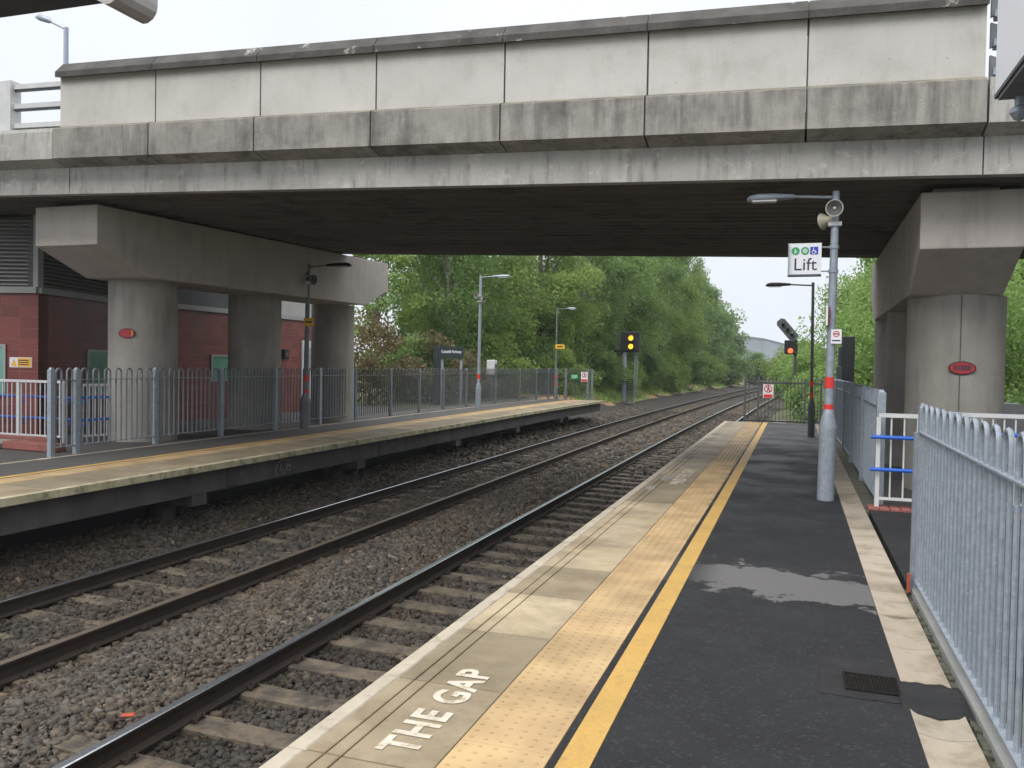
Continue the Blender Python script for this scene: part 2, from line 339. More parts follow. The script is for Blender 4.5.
        if fixn:
            bm = bmesh.new(); bm.from_mesh(me); bmesh.ops.recalc_face_normals(bm, faces=bm.faces); bm.to_mesh(me); bm.free()
        if smooth:
            me.polygons.foreach_set('use_smooth', [True] * len(me.polygons)); me.set_sharp_from_angle(angle=R(38))
        o = bpy.data.objects.new(name, me); COL.objects.link(o)
        if parent is not None: o.parent = parent
        else: o.location = o_
        return o
def tag(o, label=None, cat=None, group=None, kind=None):
    if label: o['label'] = label
    if cat: o['category'] = cat
    if group: o['group'] = group
    if kind: o['kind'] = kind
    return o
def thing(name, label, cat, loc, group=None, rz=0):
    o = bpy.data.objects.new(name, None); COL.objects.link(o); o.location = loc; o.rotation_euler = (0, 0, rz); o.empty_display_size = .2
    return tag(o, label, cat, group)
def kids(o): return [c for c in bpy.data.objects if c.parent == o]
def copy_tree(o, parent=None):
    c = o.copy(); COL.objects.link(c); c.parent = parent
    for ch in kids(o): copy_tree(ch, c)
    return c
def struct(o): o['kind'] = 'structure'; return o
def text_mesh(txt, size, name, m, mtx, parent=None, extrude=.001, align='CENTER', bold=0.0, sx_=1.0):
    cu = bpy.data.curves.new(name, 'FONT'); cu.body = txt; cu.size = size; cu.extrude = extrude; cu.align_x = align; cu.align_y = 'CENTER'; cu.offset = bold
    cu.resolution_u = 4; cu.space_character = 1.12 if 'GAP' in txt or txt == 'MIND' else 1.0
    tmp = bpy.data.objects.new(name + '_tmp', cu); COL.objects.link(tmp)
    dg = bpy.context.evaluated_depsgraph_get(); dg.update(); me = bpy.data.meshes.new_from_object(tmp.evaluated_get(dg))
    bpy.data.objects.remove(tmp); bpy.data.curves.remove(cu)
    me.name = name
    me.transform(Matrix.Diagonal((sx_, 1, 1, 1))); off = Vector(parent.location) if parent is not None else Vector((0, 0, 0))
    me.transform(Matrix.Translation(-off) @ mtx); me.materials.clear(); me.materials.append(m)
    o = bpy.data.objects.new(name, me); COL.objects.link(o)
    if parent is not None: o.parent = parent
    return o
def frame(origin, right, up):
    r, u = Vector(right).normalized(), Vector(up).normalized(); n = r.cross(u)
    return Matrix(((r.x, u.x, n.x, origin[0]), (r.y, u.y, n.y, origin[1]), (r.z, u.z, n.z, origin[2]), (0, 0, 0, 1)))

def cx(y): return 0.0004 * max(0.0, y - 22) ** 2
XN = (-4.105 - .0, -2.60); XF = (-7.43, -5.93)     # rail centre lines

# ------------------------------------------------------------------ ground
def ground_h(x, y):
    xr = x - cx(min(y, 160))
    if y > 160: return -.9 + min(1, (y - 160) / 200) * .5
    if xr < -8.3 and y > 35.6:
        t = min(1, (-8.3 - xr) / 4.2); return -1.12 + 1.07 * t * t * (3 - 2 * t) + (.12 * math.sin(x * 1.3 + y * .35) * t if y > 40 else 0)
    if xr < -8.9: 
        t = min(1, (-8.9 - xr) / 4.2); h = -1.3 + 1.25 * t * t * (3 - 2 * t)
        if y > 40: h += .12 * math.sin(x * 1.3 + y * .35) * t
        return h
    if xr > -1.9:
        if y < 25.2: return -.12 if xr > .9 else -1.3
        t = min(1, (xr + 1.9) / 3.0); return -1.3 + .75 * t
    return -1.3
xs = sorted(set([-1500, -600, -250, -120, -80, -60, -45, -35, -28, -22, -18, -16] + [round(-15 + .5 * i, 2) for i in range(41)] + [6, 8, 11, 15, 20, 28, 40, 60, 90, 150, 300, 700, 1500]))
ys = sorted(set([-300, -100, -40, -15, -5] + [i * 1.5 for i in range(0, 60)] + [25.19, 25.21] + [95, 105, 115, 130, 145, 160, 200, 260, 360, 600, 1200, 2500]))
g = MB(); vs = [(x, y, ground_h(x, y)) for y in ys for x in xs]; nx = len(xs)
g.add(vs, [(j * nx + i, j * nx + i + 1, (j + 1) * nx + i + 1, (j + 1) * nx + i) for j in range(len(ys) - 1) for i in range(nx - 1)], M['groundm'])
struct(g.build('ground', smooth=True))
# left verge: grassy strip with reddish scuffed patches
g = MB(); yy = [37 + 1.2 * i for i in range(90)]; xx = [-15 + .35 * i for i in range(16)]
vs = []
for y in yy:
    for x in xx:
        X = x + cx(y); h = ground_h(X, y) + (.09 if x < -9.75 - .35 * math.sin(y * .31) else -.1)
        vs.append((X, y, h + .05 * (random.random() - .5)))
g.add(vs, [(j * 16 + i, j * 16 + i + 1, (j + 1) * 16 + i + 1, (j + 1) * 16 + i) for j in range(89) for i in range(15)], M['grass'])
struct(g.build('verge', smooth=True))

g = MB(); yy = [36.2 + 1.6 * i for i in range(60)]; xx = [-10.3, -9.9, -9.5, -9.0, -8.4]
vs = [(x + cx(y) + (random.uniform(-.35, .35) if x < -10.2 else 0), y, ground_h(x + cx(y), y) + .035) for y in yy for x in xx]
g.add(vs, [(j * 5 + i, j * 5 + i + 1, (j + 1) * 5 + i + 1, (j + 1) * 5 + i) for j in range(59) for i in range(4)], M['ballast'])
struct(g.build('cess_path', smooth=True))
# ballast bed: profile across, swept along the curve
def bed_h(x):
    pts = [(-9.6, -.84), (-8.8, -.84), (-8.3, -.95), (-7.85, -1.08), (-7.6, -1.105), (-6.7, -1.10), (-5.8, -1.10), (-5.3, -1.04), (-5.0, -1.03), (-4.6, -1.06), (-4.1, -1.115), (-2.6, -1.125), (-2.0, -1.14), (-1.6, -1.16), (-.9, -1.25)]
    for (a, ha), (b, hb) in zip(pts, pts[1:]):
        if a <= x <= b: return ha + (hb - ha) * (x - a) / (b - a)
    return -1.3
g = MB(); px = [-9.6, -8.8, -8.3, -7.85, -7.6, -6.7, -5.8, -5.3, -5.0, -4.6, -4.1, -3.4, -2.6, -2.0, -1.6, -.9]; py = [-3 + 1.0 * i for i in range(60)] + [57 + 4 * i for i in range(40)]
vs = [(x + cx(y), y, bed_h(x) - .012) for y in py for x in px]; n = len(px)
g.add(vs, [(j * n + i, j * n + i + 1, (j + 1) * n + i + 1, (j + 1) * n + i) for j in range(len(py) - 1) for i in range(n - 1)], M['ballast'])
bb = g.build('trackbed', smooth=True); struct(bb)

# sleepers pitch
PITCH = .65
def sleeper_at(y, y0): return abs(((y - y0 + PITCH / 2) % PITCH) - PITCH / 2)
SY_N, SY_F = 2.35, 2.55
# loose ballast: one mesh of many stones
ico = np.array([(x, y, z) for z in (-.75, .75) for y in (-.8, .8) for x in (-.8, .8)])
icf = np.array([(0, 2, 3, 1), (4, 5, 7, 6), (0, 1, 5, 4), (2, 6, 7, 3), (0, 4, 6, 2), (1, 3, 7, 5)])
def stones(n, y0, y1, r0, r1):
    x = rng.uniform(-9.0, -1.75, n); y = y0 + (y1 - y0) * rng.random(n); keep = np.ones(n, bool)
    # clear of rails
    for rc in (*XN, *XF): keep &= np.abs(x - rc) > .075
    dn = np.abs(((y - SY_N + PITCH / 2) % PITCH) - PITCH / 2) < .135
    df = np.abs(((y - SY_F + PITCH / 2) % PITCH) - PITCH / 2) < .13
    u = rng.random(n)
    blot = np.sin(x * 5 + y * 2.1) * np.sin(y * 3.3 - x * 2)
    keep &= ~(dn & (x > -4.0) & (x < -1.8) & (u > .24 + .5 * (blot > .25)))
    keep &= ~(dn & (x < -4.15) & (x > -4.62) & (u > .9 - .7 * (blot > .4)))
    keep &= ~(df & (x > -7.35) & (x < -6.0) & (u > .93 - .55 * (blot > .5)))
    keep &= ~(df & (x < -5.45) & (x > -5.85) & (u > .93 - .6 * (blot > .6)))
    x, y = x[keep], y[keep]; n = len(x)
    z = np.array([bed_h(a) for a in x]) + rng.uniform(-.012, .018, n) + .012 * np.sin(x * 7) * np.sin(y * 6)
    r = rng.uniform(r0, r1, n) * rng.choice([.5, .7, .9, 1, 1.15, 1.6], n)
    base = ico[None] * (1 + rng.uniform(-.45, .25, (n, 8, 3))) * np.stack([rng.uniform(.75, 1.35, n), rng.uniform(.7, 1.2, n), rng.uniform(.5, .9, n)], 1)[:, None]
    a, b = rng.uniform(0, 6.28, n), rng.uniform(-1.3, 1.3, n)
    ca, sa, cb, sb = np.cos(a), np.sin(a), np.cos(b), np.sin(b)
    X, Y, Z = base[..., 0], base[..., 1], base[..., 2]
    Y, Z = Y * cb[:, None] - Z * sb[:, None], Y * sb[:, None] + Z * cb[:, None]
    X, Y = X * ca[:, None] - Y * sa[:, None], X * sa[:, None] + Y * ca[:, None]
    P = np.stack([X, Y, Z], 2) * r[:, None, None] + np.stack([x + .0004 * np.maximum(0, y - 22) ** 2, y, z], 1)[:, None]
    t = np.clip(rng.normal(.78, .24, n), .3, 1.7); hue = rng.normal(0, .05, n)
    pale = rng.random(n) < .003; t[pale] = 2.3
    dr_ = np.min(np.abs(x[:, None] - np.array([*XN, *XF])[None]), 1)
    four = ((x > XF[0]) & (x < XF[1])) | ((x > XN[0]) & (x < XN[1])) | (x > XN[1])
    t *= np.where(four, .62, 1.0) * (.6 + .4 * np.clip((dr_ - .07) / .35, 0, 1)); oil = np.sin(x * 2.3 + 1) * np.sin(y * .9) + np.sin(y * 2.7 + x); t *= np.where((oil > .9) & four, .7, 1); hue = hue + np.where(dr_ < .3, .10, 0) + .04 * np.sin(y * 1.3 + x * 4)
    c = np.stack([t * (1 + hue), t, t * (1 - hue), np.ones(n)], 1)
    return P, c
parts = [stones(95000, 1.6, 9, .015, .028), stones(66000, 9, 20, .021, .037), stones(30000, 20, 48, .042, .068)]
P = np.concatenate([p[0] for p in parts]); C4 = np.concatenate([p[1] for p in parts]); n = len(P)
me = bpy.data.meshes.new('loose_ballast'); me.vertices.add(n * 8); me.vertices.foreach_set('co', P.reshape(-1).astype(np.float32))
F = (icf[None] + (np.arange(n) * 8)[:, None, None]).reshape(-1)
me.loops.add(len(F)); me.loops.foreach_set('vertex_index', F.astype(np.int32))
me.polygons.add(len(F) // 4); me.polygons.foreach_set('loop_start', np.arange(0, len(F), 4, dtype=np.int32)); me.update(calc_edges=True)
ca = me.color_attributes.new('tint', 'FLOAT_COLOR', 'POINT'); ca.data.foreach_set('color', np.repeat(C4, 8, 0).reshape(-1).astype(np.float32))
me.materials.append(M['stone']); o = bpy.data.objects.new('ballast', me); COL.objects.link(o)
tag(o, 'grey brown crushed stone ballast between and beside the rails', 'ballast', kind='stuff')

# ------------------------------------------------------------------ tracks
def rail_mesh(xc, polished):
    prof = [(-.07, -1.059), (.07, -1.059), (.07, -1.048), (.012, -1.032), (.010, -.94), (.034, -.932), (.036, -.906), (.028, -.900), (-.028, -.900), (-.036, -.906), (-.034, -.932), (-.010, -.94), (-.012, -1.032), (-.07, -1.048)]
    g = MB(); yp = [-3 + 1.0 * i for i in range(60)] + [58 + 3 * i for i in range(50)]; n = len(prof)
    vs = [(xc + cx(y) + x, y, z) for y in yp for x, z in prof]
    side = [(j * n + i, j * n + (i + 1) % n, (j + 1) * n + (i + 1) % n, (j + 1) * n + i) for j in range(len(yp) - 1) for i in range(n) if i not in (6, 7, 8)]
    top = [(j * n + i, j * n + (i + 1) % n, (j + 1) * n + (i + 1) % n, (j + 1) * n + i) for j in range(len(yp) - 1) for i in (6, 7, 8)]
    g.add(vs, side, M['railside']); k = g.slot(M['railtop'] if polished else M['raildull'])
    for f in top: g.f.append(f); g.m.append(k); g.tint.append((1, 1, 1))
    return g
def sleeper_mb(w=1.25):
    g = MB(); c = M['sleeper']
    for s in (-1, 1):
        pass
    xs_ = [-w, -.95, -.55, 0, .55, .95, w]; top = [0, 0, 0, -.018, 0, 0, 0]; hw = [.115, .12, .125, .11, .125, .12, .115]
    vs = []
    for x, t, h in zip(xs_, top, hw): vs += [(x, -h - .02, -.2), (x, -h, t - .01), (x, -h + .014, t), (x, h - .014, t), (x, h, t - .01), (x, h + .02, -.2)]
    fs = []
    for i in range(6):
        for k in range(5): a = i * 6 + k; fs.append((a, a + 1, a + 7, a + 6))
    fs += [(0, 1, 2, 3, 4, 5), (41, 40, 39, 38, 37, 36)]
    g.add(vs, fs, c); return g
def clip_mb(xr, sd):
    g = MB()
    for s in (sd,):
        x = xr + s * .085
        g.box(x - .02, x + .02, -.05, .05, 0, .03, M['railside'])
        g.tube([(x + s * .03, -.05, .012), (x + s * .035, -.02, .045), (x + s * .01, .0, .055), (x - s * .012, .03, .03), (x + s * .02, .055, .04), (x + s * .045, .03, .02)], .009, M['railside'], 5)
    return g
def track(label, rails, y0, pol):
    xm = (rails[0] + rails[1]) / 2
    t = thing('railway_track', label, 'railway track', (xm, 2, -1.06), 'railway tracks between the platforms')
    for x, p in zip(rails, pol): rail_mesh(x, p).build('rail', t, smooth=False)
    proto = sleeper_mb().build('sleeper', t, world=False)
    clips = [clip_mb(x - xm, q_).build('rail_clip', proto, world=False) for x in rails for q_ in (-1, 1)]
    far = MB()
    for k in range(235):
        y = y0 - PITCH * 2 + k * PITCH; X = cx(y)
        if k < 99:
            o = proto if k == 0 else proto.copy()
            if k: COL.objects.link(o); o.parent = t
            o.location = (X, y - 2, -.005 + .004 * (random.random() - .5)); o.rotation_euler = (0, 0, -.0008 * max(0, y - 22) + .008 * (random.random() - .5))
            if k and k < 34:
                for c in clips: cc = c.copy(); COL.objects.link(cc); cc.parent = o
        else:
            far.box(xm + X - 1.25, xm + X + 1.25, y - .12, y + .12, -1.25, -1.065, M['sleeper'])
    tag(far.build('sleepers', t), kind='stuff')
    return t
track('nearer railway track beside the right platform with exposed pale concrete sleepers', XN, SY_N, (True, True))
track('farther railway track beside the left platform with sleepers half buried in ballast', XF, SY_F, (True, False))
# cable trough / drain covers lying in the ballast
for (x, y, s_, lb) in ((-4.5, 4.35, 1.0, 'small grimy slab sunk in ballast near the polished rail, nearest the camera'), (-4.45, 7.4, .9, 'small grimy slab sunk in ballast beside the polished rail, farther away')):
    g = MB(); g.prism([(-.14, -.09, 0), (.13, -.11, 0), (.16, .08, 0), (-.1, .11, 0)], (x, y, -1.08), (x, y, -1.045), M['sleeper']); tag(g.build('stone_slab', org=(x, y, -1.06)), lb, 'slab')
g = MB(); g.box(-.045, .045, -.02, .02, 0, .018, M['litter'], bev=.006); g.prism([(-.05, .015, .01), (.03, .01, .012), (.04, .045, .004), (-.02, .04, .006)], (0, 0, 0), (0, 0, .006), M['litter'])
o = g.build('litter'); o.location = (-4.42, 4.72, -1.0); o.rotation_euler = (0, 0, .5); tag(o, 'small orange scrap of litter lying in ballast by the polished rail', 'litter')

# ------------------------------------------------------------------ right platform
def tnt(a=.12, b=.04):
    t = 1 + random.uniform(-a, a); return (t * (1 + random.uniform(-b, b)), t, t * (1 + random.uniform(-b, b)))
plat = bpy.data.objects.new('right_platform', None); COL.objects.link(plat); plat.location = (0, 0, 0); plat['kind'] = 'structure'
YE = 24.7
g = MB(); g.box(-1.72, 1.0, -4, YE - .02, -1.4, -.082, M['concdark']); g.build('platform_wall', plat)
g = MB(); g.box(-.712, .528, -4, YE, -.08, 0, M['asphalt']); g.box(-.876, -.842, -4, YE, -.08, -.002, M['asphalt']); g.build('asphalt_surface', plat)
# coping slabs with a pale nosing and two grooves
g = MB(); y = 2.88 - .825 * 5
i = 0
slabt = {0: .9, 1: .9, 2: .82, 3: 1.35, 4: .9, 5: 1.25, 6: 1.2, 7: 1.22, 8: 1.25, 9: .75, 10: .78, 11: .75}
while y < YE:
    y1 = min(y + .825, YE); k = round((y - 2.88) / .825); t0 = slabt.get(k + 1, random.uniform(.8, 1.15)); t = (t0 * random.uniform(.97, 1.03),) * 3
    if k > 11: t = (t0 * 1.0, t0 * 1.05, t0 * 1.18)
    a, b = y + .005, y1 - .005
    g.box(-1.90, -1.812, a, b, -.075, .0, M['lip'], bev=.008)
    for xa, xb in ((-1.809, -1.729), (-1.721, -1.656), (-1.648, -1.274)):
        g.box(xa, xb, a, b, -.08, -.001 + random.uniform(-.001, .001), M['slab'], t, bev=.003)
    y = y1
g.box(-1.86, -1.27, -1.2, YE, -.081, -.012, M['groove'])
g.build('coping_slabs', plat)
# tactile strip: tiles with real blister rows near the camera
g = MB(); y = 3.18 - .385 * 12
while y < YE:
    y1 = min(y + .385, YE); t = tnt(.07, .02); a, b = y + .002, y1 - .002
    g.box(-1.268, -.880, a, b, -.08, 0.0, M['tactile'], t, bev=.002)
    if y > 1.5:
        if y < 14:
            for ix in range(6):
                for iy in range(6):
                    px_, py_ = -1.268 + .032 + ix * .0645, a + .032 + iy * .0635
                    if y < 7: prf = ((.0105, 0), (.0080, .0035))
                    else: prf = ((.013, 0), (.010, .005))
                    sg = 8 if y < 7 else 5; vs = []
                    for r_, z_ in prf: vs += [(px_ + r_ * math.cos(6.283 * q / sg), py_ + r_ * math.sin(6.283 * q / sg), z_ - .0005) for q in range(sg)]
                    g.add(vs, [tuple(range(sg, 2 * sg))] + [(q, (q + 1) % sg, (q + 1) % sg + sg, q + sg) for q in range(sg)], M['tactile'], (t[0] * .88, t[1] * .85, t[2] * .8))
        else:
            for ix in range(6):
                g.box(-1.268 + .020 + ix * .0645, -1.268 + .045 + ix * .0645, a, b, -.001, .006, M['tactile'], (t[0] * .62, t[1] * .62, t[2] * .62))
    y = y1
g.build('tactile_strip', plat, fixn=True)
g = MB(); g.box(-.84, -.714, -4, YE, -.08, .003, M['yline']); g.build('yellow_line', plat)
# worn lettering reading along the platform edge
o = text_mesh('THE GAP', .228, 'lettering', M['paintwhite'], frame((-1.465, 3.45, .0022), (0, 1, 0), (-1, 0, 0)), plat, .0006, bold=.007, sx_=.94)
o = text_mesh('MIND', .245, 'lettering', M['paintwhite'], frame((-1.455, 2.48, .0022), (0, 1, 0), (-1, 0, 0)), plat, .0006, bold=.007, sx_=.94)
text_mesh('MIND THE GAP', .245, 'lettering', M['paintwhite'], frame((-1.45, 11.9, .0022), (0, 1, 0), (-1, 0, 0)), plat, .0006, bold=.007, sx_=.94)
g = MB()
for (cx_, cy_, rx, ry) in ((-1.70, 10.6, .07, .28), (-1.66, 11.7, .12, .35)):
    pts = [(cx_ + rx * math.cos(a) * random.uniform(.45, 1.2), cy_ + ry * math.sin(a) * random.uniform(.5, 1.2), .0025) for a in [6.283 * q / 18 for q in range(18)]]
    g.prism(pts, (0, 0, -.002), (0, 0, 0), M['smear'])
g.build('pale_smear', plat)
# dish gutter
g = MB(); y = -4; k = 0
while y < YE:
    y1 = y + .61
    if not (y < 4.6 and y1 > 4.2) or True:
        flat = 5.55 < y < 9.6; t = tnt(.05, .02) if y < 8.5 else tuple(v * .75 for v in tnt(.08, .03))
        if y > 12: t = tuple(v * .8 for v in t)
        a, b = y + .003, y1 - .003; d = .003 if flat else .018; vs = []
        n_ = 7
        for yy_ in (a, b):
            for q in range(n_): u = q / (n_ - 1); vs.append((.532 + u * .225, yy_, -d * math.sin(math.pi * u) + .001))
        for yy_ in (a, b): vs += [(.532, yy_, -.08), (.757, yy_, -.08)]
        fs = [(q, q + 1, q + 1 + n_, q + n_) for q in range(n_ - 1)] + [(0, n_, 2 * n_ + 2, 2 * n_), (n_ - 1, 2 * n_ + 1, 2 * n_ + 3, 2 * n_ - 1), (*range(n_), 2 * n_ + 1, 2 * n_), tuple([*range(n_, 2 * n_), 2 * n_ + 3, 2 * n_ + 2])]
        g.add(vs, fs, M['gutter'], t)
    y = y1
g.build('dish_gutter', plat)
# tar patches & the dry area
def blob(x0, x1, y0, y1, z, m, jag=.03, n=14):
    top = [(x0 + (x1 - x0) * i / n, y1 + random.uniform(-jag, jag), z) for i in range(n + 1)]
    bot = [(x1 - (x1 - x0) * i / n, y0 + random.uniform(-jag, jag), z) for i in range(n + 1)]
    gg = MB(); gg.prism(bot + top, (0, 0, -.003), (0, 0, 0), m); return gg
gg = MB(); vs = []; n_ = 8
rows = (4.16, 4.24, 4.5, 4.58)
for r_i, yy_ in enumerate(rows):
    for q in range(n_ + 1):
        u = q / n_; zz = -.006 * math.sin(math.pi * u) + (.007 if 0 < r_i < 3 else -.004 * 1)
        vs.append((.50 + u * .29, yy_ + random.uniform(-.015, .015) + (-.012 if r_i < 2 else .012) * math.sin(math.pi * u), zz + .002))
gg.add(vs, [(r_ * (n_ + 1) + q, r_ * (n_ + 1) + q + 1, (r_ + 1) * (n_ + 1) + q + 1, (r_ + 1) * (n_ + 1) + q) for r_ in range(3) for q in range(n_)], M['patchdark'])
gg.build('tar_patch', plat)
blob(.15, .527, 4.24, 4.80, .003, M['patchdark'], .006).build('tar_patch', plat)
# rubble gap and plinth under the fence
g = MB(); g.box(.759, .80, -4, 6.6, -.08, -.03, M['moss'])
g.box(.759, .93, 10.0, YE, -.08, -.02, M['moss']); g.build('rubble_strip', plat)
g = MB(); y = -3
while y < 6.5: g.box(.802, .90, y + .003, min(y + 1.2, 6.58) - .003, -.1, .028, M['conc'], bev=.008); y += 1.2
g.build('fence_plinth', plat)
g = MB()
for k in range(150):
    r_ = random.uniform(.008, .02); y = random.uniform(3, 6.5); x = random.uniform(.765, .798)
    g.box(x - r_, x + r_, y - r_ * 1.4, y + r_ * 1.4, -.035, random.uniform(-.03, .0), M['moss'], bev=.004)
g.build('rubble', plat)
# ramp asphalt behind the fence line and paving beyond
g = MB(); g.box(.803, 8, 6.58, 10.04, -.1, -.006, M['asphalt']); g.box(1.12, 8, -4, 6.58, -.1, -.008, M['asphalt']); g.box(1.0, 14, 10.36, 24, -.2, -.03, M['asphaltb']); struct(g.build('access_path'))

# drain grate
g = MB(); dx0, dx1, dy0, dy1 = .262, .512, 4.33, 4.57
g.box(dx0, dx1, dy0, dy0 + .012, .0045, .010, M['iron']); g.box(dx0, dx1, dy1 - .012, dy1, .0045, .010, M['iron'])
g.box(dx0, dx0 + .012, dy0 + .012, dy1 - .012, .0045, .010, M['iron']); g.box(dx1 - .012, dx1, dy0 + .012, dy1 - .012, .0045, .010, M['iron'])
fr = g.build('grate_frame')
dg_ = thing('drain_grate', 'black iron drain grate set in the asphalt beside the gutter', 'drain', ((dx0 + dx1) / 2, (dy0 + dy1) / 2, 0)); fr.parent = dg_; fr.location = (-dg_.location[0], -dg_.location[1], 0)
g = MB(); g.box(dx0 + .012, dx1 - .012, dy0 + .012, dy1 - .012, .0035, .0045, M['iron'])  # black plate stands in for the unlit pit below the bars
for k in range(15):
    x = dx0 + .02 + k * .0148; g.box(x, x + .006, dy0 + .012, dy1 - .012, .0048, .0095, M['iron'])
g.box(dx0 + .12, dx0 + .132, dy0 + .012, dy1 - .012, .0048, .0102, M['iron']); g.build('grate_bars', dg_)

# ------------------------------------------------------------------ left platform
def cl(y): return cx(y) * 1.0 + (.0014 * max(0, y - 24) ** 2 if y > 24 else 0)
YL = 35.6
plL = bpy.data.objects.new('left_platform', None); COL.objects.link(plL); plL['kind'] = 'structure'
def sweep(g, x0, x1, z0, z1, m, ya, yb, step=2.0, tint=(1, 1, 1), gap=0.0, tf=None, bev=0, fx=cl):
    y = ya
    while y < yb - 1e-6:
        y1 = min(y + step, yb); a, b = y + gap, y1 - gap
        vs = [(x0 + fx(a), a, z0), (x1 + fx(a), a, z0), (x1 + fx(b), b, z0), (x0 + fx(b), b, z0), (x0 + fx(a), a, z1), (x1 + fx(a), a, z1), (x1 + fx(b), b, z1), (x0 + fx(b), b, z1)]
        fs = [(3, 2, 1, 0), (4, 5, 6, 7), (1, 2, 6, 5), (3, 0, 4, 7)]
        if gap or y == ya: fs.append((0, 1, 5, 4))
        if gap or y1 == yb: fs.append((2, 3, 7, 6))
        g.add(vs, fs, m, tf() if tf else tint); y = y1
g = MB(); sweep(g, -8.12, -8.02, -.09, 0, M['liplichen'], -4, YL, .82, gap=.004); g.build('edge_nosing', plL)
g = MB(); sweep(g, -8.95, -8.122, -.09, -.001, M['slab'], -4, YL, .82, gap=.004, tf=lambda: tuple(v * .72 for v in tnt(.2, .03))); sweep(g, -8.94, -8.13, -.09, -.012, M['groove'], -4, YL, 2); g.build('coping_slabs', plL)  # slab tint lowered to paint in the shade under the bridge
g = MB(); sweep(g, -9.33, -8.952, -.09, 0, M['tactile'], -4, YL, .4, gap=.002, tf=lambda: tuple(v * .85 for v in tnt(.12, .02))); g.build('tactile_strip', plL)  # tile tint lowered too, bridge shade put into the colour
g = MB(); sweep(g, -9.37, -9.332, -.09, -.001, M['asphaltb'], -4, YL, 2); sweep(g, -10.55, -9.48, -.09, -.001, M['asphaltb'], -4, YL, 2); sweep(g, -11.45, -10.67, -.09, -.003, M['asphaltb'], -4, YL, 2); g.build('asphalt_surface', plL)
g = MB(); sweep(g, -9.478, -9.372, -.09, .002, M['yline'], -4, YL, 2); g.build('yellow_line', plL)
g = MB(); sweep(g, -10.668, -10.552, -.09, .0, M['gutter'], -4, YL, .9, gap=.003, tf=lambda: tnt(.25, .02)); g.build('gutter_strip', plL)
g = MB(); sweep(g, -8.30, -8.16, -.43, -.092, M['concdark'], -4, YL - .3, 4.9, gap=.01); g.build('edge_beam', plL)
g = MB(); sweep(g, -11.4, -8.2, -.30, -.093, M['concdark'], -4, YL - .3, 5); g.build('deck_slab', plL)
g = MB(); sweep(g, -9.2, -9.0, -1.4, -.30, M['canopydark'], -4, YL - 2.2, 5); g.build('back_wall', plL)  # near-black wall colour stands in for the shadow in the void below
for k, y in enumerate([5.2, 10.1, 14.9, 20.0, 24.9, 29.8]):
    g = MB(); x = cl(y); g.box(-8.95 + x, -8.18 + x, y - .16, y + .16, -.60, -.435, M['concdark']); g.box(-8.97 + x, -8.72 + x, y - .13, y + .13, -1.2, -.60, M['concdark']); g.build('support_pier', plL)
# white scribble on the edge beam
g = MB(); x = -8.157
sc_pts = [[(0, .10), (-.03, .02), (-.02, -.09), (.02, -.1)], [(.07, .09), (.05, 0), (.12, -.02), (.14, -.08), (.07, -.1)], [(.2, .1), (.17, -.02), (.24, -.06), (.27, .03), (.21, .05)], [(.0, .13), (.1, .17), (.24, .14)]]
for st in sc_pts: g.tube([(x, 12.0 + a * 1.5, -.30 + b * .9) for a, b in st], .007, M['smear'], 5)
g.build('graffiti_scribble', plL)
# ground behind the left fence
g = MB(); g.box(-60, -11.46, -6, 25.5, -.12, -.006, M['asphaltb']); struct(g.build('forecourt'))

